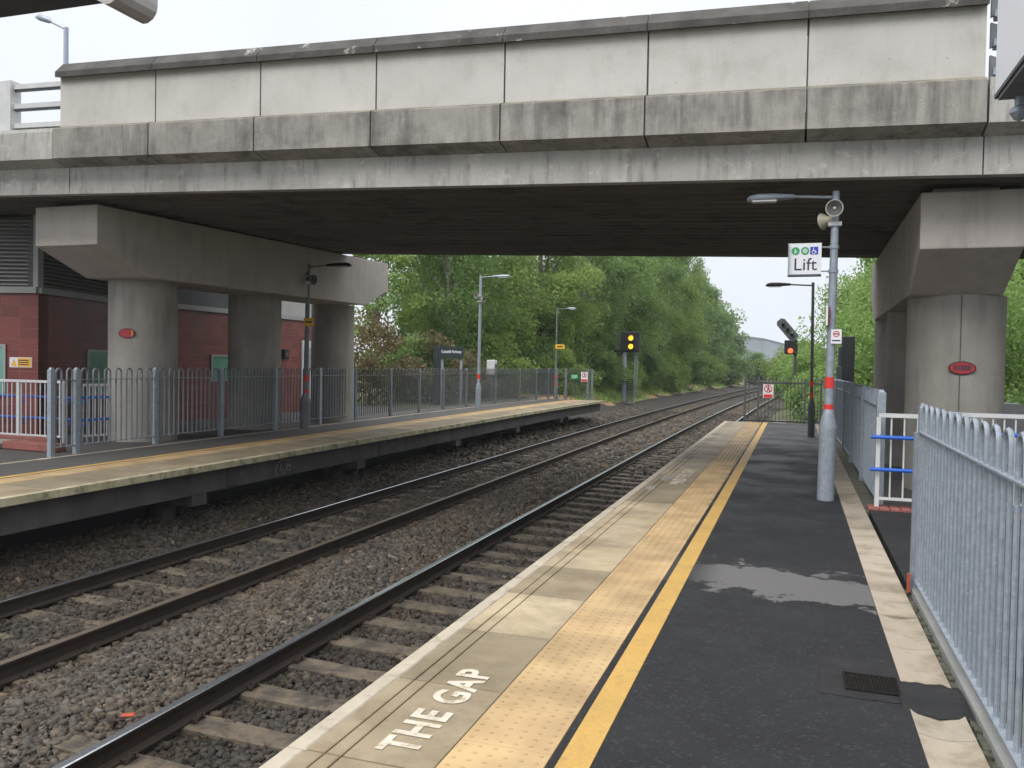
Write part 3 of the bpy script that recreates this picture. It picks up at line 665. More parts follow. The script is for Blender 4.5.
# ------------------------------------------------------------------ hoop top fences
def fence(name, label, path, posts, base=.03, rail=1.12, top=1.32, m='galv', br=.0105, pitch=.23, postw=.07, group='hoop topped galvanised fences', z0=0., mbar=None):
    P_ = [Vector((a, b, z0)) for a, b in path]
    seg = [(p, q, (q - p).length) for p, q in zip(P_, P_[1:])]; Ltot = sum(s[2] for s in seg)
    def at(d):
        for p, q, l in seg:
            if d <= l: return p + (q - p) * (d / l), (q - p).normalized()
            d -= l
        p, q, l = seg[-1]; return q, (q - p).normalized()
    t = thing(name, label, 'fence', P_[0], group)
    mm = M[m]; mb_ = M[mbar or m]
    edges = sorted(set([0] + [p for p in posts if 0 < p < Ltot] + [Ltot]))
    for a, b in zip(edges, edges[1:]):
        g = MB(); d = a + .06
        if b - a < .2: continue
        nn = max(1, round((b - a - .08) / pitch)); pt = (b - a - .08) / nn
        for k in range(nn):
            c0 = a + .04 + pt * (k + .25); c1 = a + .04 + pt * (k + .75)
            p, dr = at((c0 + c1) / 2); w = (c1 - c0) / 2
            pts = [p - dr * w + Vector((0, 0, base + .03)), p - dr * w + Vector((0, 0, rail))]
            for q in range(7):
                an = math.pi * (1 - q / 6); pts.append(p + dr * w * math.cos(an) + Vector((0, 0, top - w - br + w * math.sin(an))))
            pts += [p + dr * w + Vector((0, 0, rail)), p + dr * w + Vector((0, 0, base + .03))]
            g.tube(pts, br * random.uniform(.96, 1.04), mb_, 6, cap=False)
        g.build('fence_bars', t, smooth=True)
        g = MB(); 
        pa, pb = at(a)[0], at(b)[0]
        mids = [a] + [sum(s[2] for s in seg[:i + 1]) for i in range(len(seg) - 1)] + [b]
        mids = sorted(set(x for x in mids if a <= x <= b))
        for u, v in zip(mids, mids[1:]):
            if v - u < .02: continue
            p, q = at(u)[0], at(v)[0]
            for zz in (rail, base + .05): h_ = MB(); h_.bar(p + Vector((0, 0, zz)), q + Vector((0, 0, zz)), .05, .010, mm); h_.build('fence_rail', t)
    for d in posts:
        p, dr = at(d); sd_ = Vector((dr.y, -dr.x, 0)); g = MB(); h = postw / 2
        vs = [p + dr * a * h + sd_ * b * h * .7 + Vector((0, 0, z)) for z in (-.12, top - .03) for a, b in ((-1, -1), (1, -1), (1, 1), (-1, 1))]
        g.add(vs, [(0, 1, 2, 3), (7, 6, 5, 4), (0, 4, 5, 1), (1, 5, 6, 2), (2, 6, 7, 3), (3, 7, 4, 0)], mm)
        vs = [p + dr * a * h * .7 + sd_ * b * h * .5 + Vector((0, 0, z)) for z, a, b in [(top - .03, -1, -1), (top - .03, 1, -1), (top - .03, 1, 1), (top - .03, -1, 1), (top, -.6, -.6), (top, .6, -.6), (top, .6, .6), (top, -.6, .6)]]
        g.add(vs, [(7, 6, 5, 4), (0, 4, 5, 1), (1, 5, 6, 2), (2, 6, 7, 3), (3, 7, 4, 0)], mm)
        g.build('fence_post', t)
    return t
fr_ = fence('hoop_fence', 'tall galvanised hoop topped fence in the right foreground beside the gutter', [(.842, 6.46), (.842, 1.2)], [0.0, 3.6, 5.2], postw=.06, br=.0118)
g = MB(); g.box(.800, .885, 6.465, 6.53, -.08, 1.112, M['galv']); g.build('end_plate', fr_)
# orange reflective strip on the near end post
g = MB(); g.box(.772, .790, 6.40, 6.44, .0, .13, M['litter']); g.build('orange_marker', fr_)
fence('hoop_fence', 'galvanised hoop topped fence running from the ramp to the right platform end', [(.93, 10.42), (.93, 17.5), (.80, 24.8)], [0.0, 2.4, 4.8, 7.2, 9.6, 12.0, 14.3], postw=.13, base=.0)
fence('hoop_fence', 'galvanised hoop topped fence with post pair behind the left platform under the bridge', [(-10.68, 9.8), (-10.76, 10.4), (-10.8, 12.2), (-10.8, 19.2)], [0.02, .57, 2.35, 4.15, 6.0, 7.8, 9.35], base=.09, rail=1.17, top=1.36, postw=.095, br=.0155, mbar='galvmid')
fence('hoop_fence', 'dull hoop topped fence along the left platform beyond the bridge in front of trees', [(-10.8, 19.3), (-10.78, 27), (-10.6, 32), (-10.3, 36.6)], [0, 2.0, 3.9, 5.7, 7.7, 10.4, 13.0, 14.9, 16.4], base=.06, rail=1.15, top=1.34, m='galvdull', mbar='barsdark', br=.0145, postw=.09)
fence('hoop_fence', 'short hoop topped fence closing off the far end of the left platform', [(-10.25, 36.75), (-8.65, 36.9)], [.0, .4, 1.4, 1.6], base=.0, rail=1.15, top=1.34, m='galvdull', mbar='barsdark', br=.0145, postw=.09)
# end gate on the right platform
tg = fence('platform_end_gate', 'dark grey hoop topped gate across the right platform end carrying red sign', [(-1.36, 24.92), (.70, 24.92)], [.0, .36, 1.62, 1.80, 2.04], base=-.02, rail=1.11, top=1.28, m='barsdark', mbar='barsdark', br=.0115, postw=.065, pitch=.20); tg['category'] = 'gate'; del tg['group']
g = MB()
g.bar((-1.36, 24.92, 1.12), (.70, 24.92, 1.12), .05, .05, M['darkgrey']); g.bar((-1.36, 24.92, .03), (.70, 24.92, .03), .05, .05, M['darkgrey']); g.build('gate_frame', tg)

# small rectangular sign plates
def plate(name, label, cat, c, right, w, h, m, up=(0, 0, 1), t=.006, parent=None, org=None):
    r, u = Vector(right).normalized(), Vector(up).normalized(); n_ = r.cross(u); c = Vector(c)
    pts = [c - r * w / 2 - u * h / 2, c + r * w / 2 - u * h / 2, c + r * w / 2 + u * h / 2, c - r * w / 2 + u * h / 2]
    g = MB(); g.prism(pts, -n_ * t, n_ * 0, m)
    if parent is None:
        root = thing(name, label, cat, c - u * h / 2); g.build('sign_panel', root); return root
    return g.build(name, parent)
def disc(g, c, right, r, m, up=(0, 0, 1), t=.002, rx=None, n=24, ring=None):
    R_, U_ = Vector(right).normalized(), Vector(up).normalized(); n_ = R_.cross(U_); c = Vector(c); rx = rx or r
    pts = [c + R_ * rx * math.cos(6.2832 * k / n) + U_ * r * math.sin(6.2832 * k / n) for k in range(n)]
    if ring:
        q = [c + (p - c) * ring for p in pts]; vs = pts + q + [p + n_ * t for p in pts] + [p + n_ * t for p in q]
        fs = []
        for k in range(n):
            l = (k + 1) % n; fs += [(k + 2 * n, l + 2 * n, l + 3 * n, k + 3 * n), (k, l, l + 2 * n, k + 2 * n), (k + n, k + 3 * n, l + 3 * n, l + n)]
        g.add(vs, fs, m)
    else: g.prism(pts, n_ * 0, n_ * t, m)
RX = (1, 0, 0)
def person_glyph(g, c, s, m, y):
    """simple walking figure pictogram on a plate facing -Y"""
    cx_, cz = c; f = lambda pts: g.prism([(cx_ + a * s, y, cz + b * s) for a, b in pts], (0, -.002, 0), (0, 0, 0), m)
    f([(-.1 + .1 * math.cos(6.28 * k / 8) + .1, .34 + .1 * math.sin(6.28 * k / 8)) for k in range(8)])
    f([(-.1, .2), (.12, .2), (.12, -.08), (-.1, -.08)]); f([(-.1, -.08), (.02, -.08), (-.14, -.45), (-.26, -.45)]); f([(.0, -.08), (.12, -.08), (.28, -.42), (.16, -.45)]); f([(.1, .2), (.12, .1), (.32, .0), (.33, .08)])
sg = plate('prohibition_sign', 'white sign with red no-entry walking figure hanging on the platform end gate', 'sign', (-.73, 24.86, .88), RX, .28, .38, M['signwhite'])
g = MB(); disc(g, (-.73, 24.858, .95), RX, .115, M['signred'], ring=.78); g.bar((-.81, 24.855, 1.03), (-.65, 24.855, .87), .003, .02, M['signred'], up=(1, 0, 1)); g.build('prohibition_ring', sg)
g = MB(); person_glyph(g, (-.73, .95), .2, M['signtext'], 24.857); g.build('walking_figure', sg)
g = MB(); g.box(-.85, -.61, 24.855, 24.859, .70, .79, M['signred']); g.build('red_caption_panel', sg)
sg = plate('prohibition_sign', 'white and red warning sign on the left platform end fence', 'sign', (-9.0, 36.80, .98), RX, .30, .44, M['signwhite'])
g = MB(); disc(g, (-9.0, 36.795, 1.06), RX, .11, M['signred'], ring=.75); g.box(-9.13, -8.87, 36.79, 36.797, .78, .88, M['signred']); g.build('red_markings', sg)
g = MB(); person_glyph(g, (-9.0, 1.06), .17, M['signtext'], 36.794); g.build('walking_figure', sg)
sg = plate('information_sign', 'small green sign on the left platform end fence', 'sign', (-9.45, 36.78, .98), RX, .34, .22, M['signgreen'])
g = MB(); g.box(-9.58, -9.32, 36.772, 36.778, 1.0, 1.03, M['signwhite']); g.box(-9.58, -9.36, 36.772, 36.778, .93, .95, M['signwhite']); g.build('white_lines', sg)

# ------------------------------------------------------------------ bridge
br_ = thing('road_bridge', 'grey concrete road bridge crossing the tracks with stained parapet panels', 'bridge', (-4.6, 14, -.9))
SLP = -.031
JX = [-10.89, -9.065, -7.243, -5.42, -3.597, -1.774, .04, 1.845]
FAR = 17.95
# fascia beam and deck
for (a, b) in ((-40, -10.86), (-10.845, 1.86), (1.875, 14)):
    g = MB(); g.yz([(10.3, 3.74), (10.3, 4.15), (10.6, 4.15), (10.6, 3.77)], a, b, M['fascia'], SLP); g.build('fascia_beam', br_)
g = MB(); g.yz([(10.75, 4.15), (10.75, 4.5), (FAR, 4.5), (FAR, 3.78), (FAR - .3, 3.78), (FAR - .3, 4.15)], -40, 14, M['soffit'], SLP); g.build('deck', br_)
g = MB(); yb = 10.606; nb = 20; wb = (FAR - .31 - 10.606) / nb
for k in range(nb):
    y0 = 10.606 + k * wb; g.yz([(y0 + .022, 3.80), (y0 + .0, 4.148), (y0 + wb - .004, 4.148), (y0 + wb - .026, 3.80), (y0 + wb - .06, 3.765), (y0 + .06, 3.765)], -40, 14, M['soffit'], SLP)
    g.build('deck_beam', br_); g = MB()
# plinth, panels and coping
def plinth_prof(): return [(10.0, 4.225), (10.0, 4.675), (10.02, 4.69), (10.55, 4.7), (10.55, 4.152), (10.3, 4.152)]
for i in range(7):
    a, b = JX[i] + .012, JX[i + 1] - .012
    g = MB(); g.yz(plinth_prof(), a, b, M['plinth'], SLP); g.build('parapet_plinth', br_)
    g = MB(); g.yz([(10.006, 4.677), (10.022, 4.694), (10.149, 4.745), (10.149, 4.70), (10.03, 4.675)], a, b, M['ledge'], SLP); g.build('parapet_ledge', br_)
    g = MB(); g.yz([(10.15, 4.703), (10.15, 5.50), (10.5, 5.50), (10.5, 4.703)], a, b, M['panel'], SLP); g.build('parapet_panel', br_)
    d = .09 * (1 if i % 3 else -.5)
    g = MB(); g.yz([(10.05, 5.475), (10.05, 5.56), (10.2, 5.725), (10.45, 5.735), (10.6, 5.56), (10.6, 5.475), (10.5, 5.502), (10.15, 5.502)], a - .006, b + .006, M['coping'], SLP); g.build('coping_stone', br_)
g = MB()
for x in JX[1:-1]:
    g.yz([(10.02, 4.23), (10.02, 4.67), (10.17, 4.75), (10.17, 5.50), (10.08, 5.49), (10.08, 5.57), (10.2, 5.71), (10.4, 5.71), (10.4, 4.25)], x - .009, x + .009, M['joint'], SLP); g.build('joint_sealant', br_); g = MB()
for (a, b, lab) in ((-40, -10.905, 0), (1.86, 14, 1)):
    g = MB(); g.yz([(10.02, 4.225), (10.02, 4.64), (10.04, 4.70), (10.55, 4.75), (10.55, 4.152), (10.3, 4.152)] if not lab else [(10.02, 4.225), (10.02, 4.70), (10.55, 4.72), (10.55, 4.152), (10.3, 4.152)], a, b, M['fascia'], SLP); g.build('edge_kerb', br_)
# metal parapet rails beyond each end
for (xa, xb, ps) in ((-10.90, -30, [-12.1, -15.2, -18.1, -21]), (1.93, 12, [2.9, 5.7, 8.5])):
    for z in (4.84, 5.15, 5.46):
        g = MB()
        g.bar((xa, 10.32, z + SLP * xa), (xb, 10.32, z + SLP * xb), .09, .075, M['white' if xa < 0 else 'galv']); g.bar((xa, 10.33, z - .05 + SLP * xa), (xb, 10.33, z - .05 + SLP * xb), .05, .03, M['galvdull']); g.build('metal_rail', br_)
    for x in ps:
        g = MB(); g.box(x - .11, x + .11, 10.22, 10.42, 4.7 + SLP * x, 5.56 + SLP * x, M['white'], bev=.01); g.build('rail_post', br_)
# end brackets with rounded openings at right
g = MB()
for z in (4.90, 5.25, 5.58):
    zz = z + SLP * 1.9
    g.prism([(1.90, 10.30, zz - .15), (1.97, 10.30, zz - .12), (2.06, 10.30, zz - .06), (2.30, 10.30, zz - .05), (2.30, 10.30, zz + .03), (2.06, 10.30, zz + .04), (1.97, 10.30, zz + .09), (1.90, 10.30, zz + .12)], (0, 0, 0), (0, .05, 0), M['galvdull'])
g.build('rail_bracket', br_)
# far parapet
g = MB(); g.yz([(FAR - .35, 4.505), (FAR - .35, 5.55), (FAR + .05, 5.55), (FAR + .05, 4.2), (FAR + .003, 4.2), (FAR + .003, 4.505)], -11.05, 1.87, M['panel'], SLP); g.build('far_parapet', br_)
g = MB(); g.yz([(10.56, 4.505), (10.56, 4.58), (FAR - .36, 4.58), (FAR - .36, 4.505)], -40, 14, M['asphaltb'], SLP); g.build('road_surface', br_)
# crossheads (hexagonal end cantilevers)
def crosshead(x0, x1, skew, ya, yb, zt, zm, zb, ch=1.0, zt2=None):
    g = MB(); prof = [(ya, zt), (ya, zm), (ya + ch, zb), (yb - ch, zb), (yb, zm), (yb, zt)]
    b_ = .02
    vs = []
    for X in (x0, x1): vs += [(X + skew * (y - ya), y, z + (0.0065 * (y - ya) if z == zt else .0)) for y, z in prof]
    n_ = 6; g.add(vs, [tuple(range(n_)), tuple(range(2 * n_ - 1, n_ - 1, -1))] + [(i + n_, (i + 1) % n_ + n_, (i + 1) % n_, i) for i in range(n_)], M['crosshead'])
    o = g.build('crosshead', br_)
    bm = bmesh.new(); bm.from_mesh(o.data); bmesh.ops.bevel(bm, geom=list(bm.edges), offset=.018, segments=2, affect='EDGES', profile=.6); bm.to_mesh(o.data); bm.free()
    return o
crosshead(-12.22, -10.9, .084, 10.9, 19.8, 4.03, 3.38, 2.94)
crosshead(1.34, 2.42, .012, 10.9, 18.9, 3.63, 2.97, 2.51)
g = MB()
for k in range(8):
    y = 11.1 + k * 1.05; x = -11.5 + .084 * (y - 10.9); g.box(x - .5, x + .52, y, y + .3, 4.0, 4.12, M['concdark']); g.build('bearing_plinth', br_); g = MB(); g.box(1.5, 2.2, y + .03, y + .3, 3.62, 3.71, M['crosshead' if k == 0 else 'concdark']); g.build('bearing_plinth', br_); g = MB()
def pillar(x, y, d, zt, lab):
    g = MB(); n_ = 48; zz = [-.35, .9, 1.9, zt + .005]; vs = []
    for z in zz: vs += [(x + d / 2 * math.cos(6.28319 * k / n_), y + d / 2 * math.sin(6.28319 * k / n_), z) for k in range(n_)]
    fs = [(r_ * n_ + k, r_ * n_ + (k + 1) % n_, (r_ + 1) * n_ + (k + 1) % n_, (r_ + 1) * n_ + k) for r_ in range(3) for k in range(n_)]
    g.add(vs, fs, M['pier']); o = g.build('pillar', br_, smooth=True); return o
for x, y, d in ((-11.62, 12.74, 1.21), (-11.5, 16.0, 1.14), (-11.3, 19.0, 1.08)): pillar(x, y, d, 2.94, '')
g = MB(); g.box(1.955, 1.963, 11.855, 11.88, -.3, 2.5, M['joint']); g.build('form_seam', br_)
for x, y, d in ((1.99, 12.45, 1.17), (1.98, 15.4, 1.1), (2.0, 18.0, 1.1)): pillar(x, y, d, 2.51, '')
# oval number plates
pr = thing('number_plate', 'oval red plate with black characters on the right bridge pillar', 'plate', (1.985, 11.83, 1.49))
def oval_on(g, cx_, cz, y, rx, rz, m, t=.012): g.prism([(cx_ + rx * math.cos(6.2832 * k / 28), y, cz + rz * math.sin(6.2832 * k / 28)) for k in range(28)], (0, -t, 0), (0, 0, 0), m)
g = MB(); oval_on(g, 1.985, 1.585, 11.862, .158, .085, M['black'], .012); g.build('plate_rim', pr)
g = MB(); oval_on(g, 1.985, 1.585, 11.852, .145, .073, M['darkred'], .008); g.build('plate_face', pr)
text_mesh('K08E', .095, 'characters', M['signtext'], frame((1.985, 11.842, 1.585), RX, (0, 0, 1)), pr, .001, bold=.003)
pr = thing('number_plate', 'oval dark red plate with an orange edge on the left bridge pillar', 'plate', (-11.28, 11.95, 1.87))
dL = Vector((.968, .25, 0)); dd = Vector((11.42 - 11.28, 0, 0))
def oval_f(c, r, rx, rz, m, t, name, x0=-1, x1=1):
    g = MB(); n_ = Vector(r).cross(Vector((0, 0, 1))).normalized(); c = Vector(c)
    pts = [c + Vector(r).normalized() * max(x0, min(x1, math.cos(6.2832 * k / 28))) * rx + Vector((0, 0, rz * math.sin(6.2832 * k / 28))) for k in range(28)]
    g.prism(pts, n_ * 0, n_ * t, m); g.build(name, pr)
rl = Vector((.93, .27, 0)).normalized(); cL = Vector((-11.62, 12.74, 1.965)) + Vector((rl.y, -rl.x, 0)) * .608
oval_f(cL, rl, .155, .09, M['black'], .01, 'plate_rim'); oval_f(cL + Vector((rl.y, -rl.x, 0)) * .01, rl, .14, .078, M['darkred'], .005, 'plate_face')
oval_f(cL + Vector((rl.y, -rl.x, 0)) * .015, rl, .14, .078, M['signyellow'], .002, 'orange_edge', .62, .74)

# ------------------------------------------------------------------ station building
A = Vector((-13.6, 12.2, 0)); dW = Vector((-math.sin(R(15.5)), math.cos(R(15.5)), 0)); dF = Vector((-dW.y, dW.x, 0))
B = A + dW * 4.2; Cc = A + dF * 9
bd = thing('station_building', 'red tiled station building with grey louvres behind the left fence', 'building', (-14.5, 14, 0))
def wallbox(name, p, q, z0, z1, th, m, uv=True):
    p, q = Vector(p), Vector(q); d = (q - p).normalized(); n_ = Vector((d.y, -d.x, 0))
    g = MB(); pts = [p + Vector((0, 0, z0)), q + Vector((0, 0, z0)), q + Vector((0, 0, z1)), p + Vector((0, 0, z1))]
    g.prism(pts, -n_ * th, n_ * 0, m)
    if uv: g.uv = lambda co, no, d=d, p=p: ((Vector(co) - p).dot(d), co[2])
    return g.build(name, bd)
zB = 2.77
W2a = Vector((-14.1, 16.0, 0)); W2b = Vector((-14.1, 23.2, 0))
wallbox('wall', Cc, A, 0, zB, .3, M['tile']); wallbox('wall', A + dW * .005, B + dW * 1.0, 0, zB, .3, M['tile'])
wallbox('wall', W2a, W2b, 0, zB - .06, .3, M['tile']); wallbox('wall', W2b, W2b + Vector((-6, 0, 0)), 0, 4.0, .3, M['tile'])
wallbox('upper_cladding', W2a + Vector((0, 3.5, 0)), W2b, zB + .02, 3.8, .25, M['bpanel'], False)  # lit length of the cladding beyond the bridge, painted pale
wallbox('upper_cladding', W2a, W2a + Vector((0, 3.49, 0)), zB + .02, 3.8, .3, M['darkgrey'], False)  # dark colour stands in for shade on the cladding under the bridge
g = MB()
for p, q in ((Cc, A), (A, B + dW), (W2a, W2b)):
    d = (q - p).normalized(); n_ = Vector((d.y, -d.x, 0)); g.bar(p + n_ * .02 + Vector((0, 0, zB + .0)), q + n_ * .02 + Vector((0, 0, zB + .0)), .10, .12, M['tactrim'])
g.bar(A + Vector((0, 0, zB + .06)), A + Vector((0, 0, 4.2)), .12, .12, M['tactrim'], up=(1, 0, 0)); g.build('trim_band', bd)
for p, q, nm in ((Cc, A, 0), (A, B + dW, 1)):
    d = (q - p).normalized(); n_ = Vector((d.y, -d.x, 0)); g = MB(); L_ = (q - p).length
    z = zB + .09
    g.prism([p + Vector((0, 0, zB + .06)) - n_ * .1, q + Vector((0, 0, zB + .06)) - n_ * .1, q + Vector((0, 0, 4.15)) - n_ * .1, p + Vector((0, 0, 4.15)) - n_ * .1], -n_ * .1, n_ * 0, M['darkgrey'])
    while z < 4.1:
        a, b = p + d * .06, q - d * .06
        g.prism([a + Vector((0, 0, z + .05)) - n_ * .09, a + Vector((0, 0, z + .058)) - n_ * .09, a + Vector((0, 0, z + .012)) + n_ * .0, a + Vector((0, 0, z)) + n_ * .0], Vector((0, 0, 0)), b - a, M['louvre']); z += .075
    g.build('louvre', bd)
def window(p, q, z0, z1):
    d = (q - p).normalized(); n_ = Vector((d.y, -d.x, 0)); g = MB(); f = .05
    for a, b, c, e_ in ((p, q, z0, z0 + f), (p, q, z1 - f, z1), (p, p + d * f, z0 + f, z1 - f), (q - d * f, q, z0 + f, z1 - f)):
        g.prism([a + Vector((0, 0, c)), b + Vector((0, 0, c)), b + Vector((0, 0, e_)), a + Vector((0, 0, e_))], n_ * 0.003, n_ * .03, M['winframe'])
    o = g.build('window', bd)
    g = MB(); a, b = p + d * f, q - d * f; g.prism([a + Vector((0, 0, z0 + f)), b + Vector((0, 0, z0 + f)), b + Vector((0, 0, z1 - f)), a + Vector((0, 0, z1 - f))], n_ * .003, n_ * .012, M['glass'])
    gl = g.build('pane', bd); gl.parent = o; return o
def tW(k): return A + dW * k
window(A + dF * 2.3, A + dF * .62, .75, 1.74)
window(tW(1.65), tW(2.75), .72, 1.68)
window(W2a + Vector((0, 1.78, 0)), W2a + Vector((0, 2.72, 0)), .95, 1.63)
dr_ = MB(); dr_.box(-14.099, -14.06, 21.9, 22.85, 0.0, 2.12, M['white']); dro = dr_.build('door', bd)
g = MB(); g.box(-14.06, -14.045, 22.0, 22.75, 1.2, 1.9, M['winframe']); x = g.build('door_panel', bd); x.parent = dro
g = MB(); g.tube([(-14.05, 22.02, .95), (-14.01, 22.02, .97), (-14.01, 22.02, 1.1), (-14.05, 22.02, 1.12)], .012, M['winframe'], 6); x = g.build('handle', bd); x.parent = dro
g = MB(); g.box(-14.099, -14.02, 20.9, 21.15, 1.55, 1.83, M['black'], bev=.01); g.box(-14.02, -14.0, 20.95, 21.1, 1.62, 1.76, M['darkgrey']); tag(g.build('intercom_box', org=(-14.1, 21, 1.55)), 'small black intercom box on the red wall left of the white door', 'intercom')
g = MB(); cc = [Cc, A, B + dW, Vector((-14.1, 18, 0)), Vector((-14.1, 23.2, 0)), Vector((-22, 23.2, 0))]; g.prism(cc, (0, 0, 3.80), (0, 0, 3.86), M['darkgrey']); g.build('roof', bd)
# warning sign on the facade
fp = A + dF * .36; n_ = Vector((-dF.y, dF.x, 0)) * 1.0
nrm = Vector((-dF).cross(Vector((0, 0, 1))))
sg = plate('warning_sign', 'small white and yellow warning sign on the red tiled wall beside the window', 'sign', A + dF * .33 + nrm * .012 + Vector((0, 0, 1.40)), -dF, .44, .19, M['signwhite'])
c0 = A + dF * .33 + nrm * .014 + Vector((0, 0, 1.40)); rr = -dF
def quad_on(c, r, x0, x1, z0, z1, m, nm, par, t=.004):
    g = MB(); r = Vector(r).normalized(); n_ = r.cross(Vector((0, 0, 1))); g.prism([c + r * x0 + Vector((0, 0, z0)), c + r * x1 + Vector((0, 0, z0)), c + r * x1 + Vector((0, 0, z1)), c + r * x0 + Vector((0, 0, z1))], n_ * 0, n_ * t, m); return g.build(nm, par)
quad_on(c0, rr, -.06, .205, -.08, .08, M['signyellow'], 'yellow_panel', sg)
g = MB(); g.prism([c0 + rr * -.19 + Vector((0, 0, -.07)), c0 + rr * -.08 + Vector((0, 0, -.07)), c0 + rr * -.135 + Vector((0, 0, .06))], nrm * 0, nrm * .004, M['signyellow']); g.build('warning_triangle', sg)
for z in (.04, 0, -.04): quad_on(c0 + nrm * .005, rr, -.04, .16, z - .009, z + .009, M['signtext'], 'text_line', sg, .002)

# white railings with blue handrails
def railing(label, pts, zt, zb, blue, posts, zh=(.86, .46), off=.12, bars=.11, term=True, bw=.045):
    P_ = [Vector(p) for p in pts]; t = thing('ramp_railing', label, 'railing', P_[0], 'white ramp railings with blue handrails')
    g = MB()
    for p, q in zip(P_, P_[1:]):
        g.bar(p + Vector((0, 0, zt)), q + Vector((0, 0, zt)), .05, bw, M['white']); g.bar(p + Vector((0, 0, zb)), q + Vector((0, 0, zb)), .04, .03, M['white'])
        L_ = (q - p).length; d = (q - p).normalized(); k = bars
        while k < L_ - .03: g.bar(p + d * k + Vector((0, 0, zb)), p + d * k + Vector((0, 0, zt)), .016, .016, M['white'], up=(1, 0, 0)); k += bars
    g.build('balusters', t)
    for s_, d_ in posts:
        p, q = P_[s_], P_[s_ + 1]; c = p + (q - p).normalized() * d_; g = MB(); g.box(c.x - .022, c.x + .022, c.y - .022, c.y + .022, 0, zt, M['white']); g.build('railing_post', t)
    if blue:
        n0 = (P_[1] - P_[0]).normalized().cross(Vector((0, 0, 1))) * off
        for h in zh:
            g = MB(); pp = [p + n0 + Vector((0, 0, h)) for p in P_]
            if term: pp = [pp[0] - n0 * .7 + Vector((0, 0, -.12)), pp[0] + Vector((0, 0, -.12)), pp[0]] + pp[1:]
            g.tube(pp, .022, M['blue'], 8)
            for s_, d_ in posts:
                p, q = P_[s_], P_[s_ + 1]; c = p + (q - p).normalized() * d_; g.tube([c + Vector((0, 0, h - .1)), c + n0 + Vector((0, 0, h - .1)), c + n0 + Vector((0, 0, h))], .012, M['blue'], 6)
            g.build('handrail', t, smooth=True)
    return t
# left: A runs toward the left frame edge, B behind the fence
railing('white railing with blue handrails left of the fence beside the red building', [(-12.1, 11.4, 0), (-16.5, 11.4, 0)], 1.08, .12, True, [(0, .03), (0, 1.05), (0, 2.2), (0, 3.3)], off=.13, term=False, zh=(.80, .42))
railing('short white railing seen through the left fence before the first pillar', [(-11.75, 13.1, 0), (-12.15, 11.75, 0)], 1.02, .1, True, [(0, .03), (0, .65), (0, 1.36)], off=-.12, term=True, zh=(.80, .40))
g = MB(); g.box(-17, -12.3, 11.2, 11.6, 0, .10, M['brick'], bev=.01); tag(g.build('brick_kerb', org=(-14, 11.4, 0)), 'low red brick kerb under the white railing left of the fence', 'kerb')
g = MB()
for k in range(5): g.box(-12.3 + k * .24, -12.07 + k * .24, 10.35 - k * .02, 10.58 - k * .02, -.0, .13, M['brick'], bev=.012)
tag(g.build('brick_kerb', org=(-11.8, 10.4, 0)), 'rough red brick kerb end beside the left fence post', 'kerb')
g = MB(); g.box(-16.5, -12.35, 10.2, 10.9, -.0, .09, M['conc'], bev=.01); tag(g.build('concrete_step', org=(-14, 10.5, 0)), 'pale concrete step left of the rough brick kerb', 'step')
# right: gate railing and ramp railings
g = MB()
for k in range(20): g.box(.80 + k * .111, .80 + k * .111 + .105, 10.06, 10.34, -.12, .02, M['brick'], bev=.008)
tag(g.build('brick_kerb', org=(1.2, 10.2, -.1)), 'red brick kerb under the white railing at the ramp opening', 'kerb')
t = railing('white railing with two blue rails between the far fence and the foreground fence', [(.89, 10.2, 0.02), (1.34, 10.2, .02)], 1.02, .09, False, [(0, .0), (0, .41)], bars=.132)
for h in (.80, .44):
    g = MB(); g.tube([(.81, 10.12, h), (1.42, 10.12, h)], .022, M['blue'], 8); g.build('handrail', t, smooth=True)
railing('white railing with blue handrail behind the foreground fence near the right pillar', [(1.75, 10.5, 0), (5.5, 10.5, 0)], 1.06, .09, True, [(0, .04), (0, 1.2), (0, 2.4)], off=.12, term=False, zh=(.86, .05))
gp = MB(); gp.box(1.44, 1.72, 10.2, 10.26, -.02, 1.10, M['galv'], bev=.008); tag(gp.build('steel_panel', org=(1.6, 10.2, 0)), 'flat galvanised steel panel standing behind the foreground fence hoops', 'panel')
g = MB(); g.box(3.1, 3.7, 16.3, 16.9, -.1, 1.0, M['white'], bev=.02); g.box(3.22, 3.34, 16.28, 16.298, .35, .8, M['black']); tag(g.build('utility_cabinet', org=(3.4, 16.6, 0)), 'white utility cabinet with dark slot behind the right railing', 'cabinet')

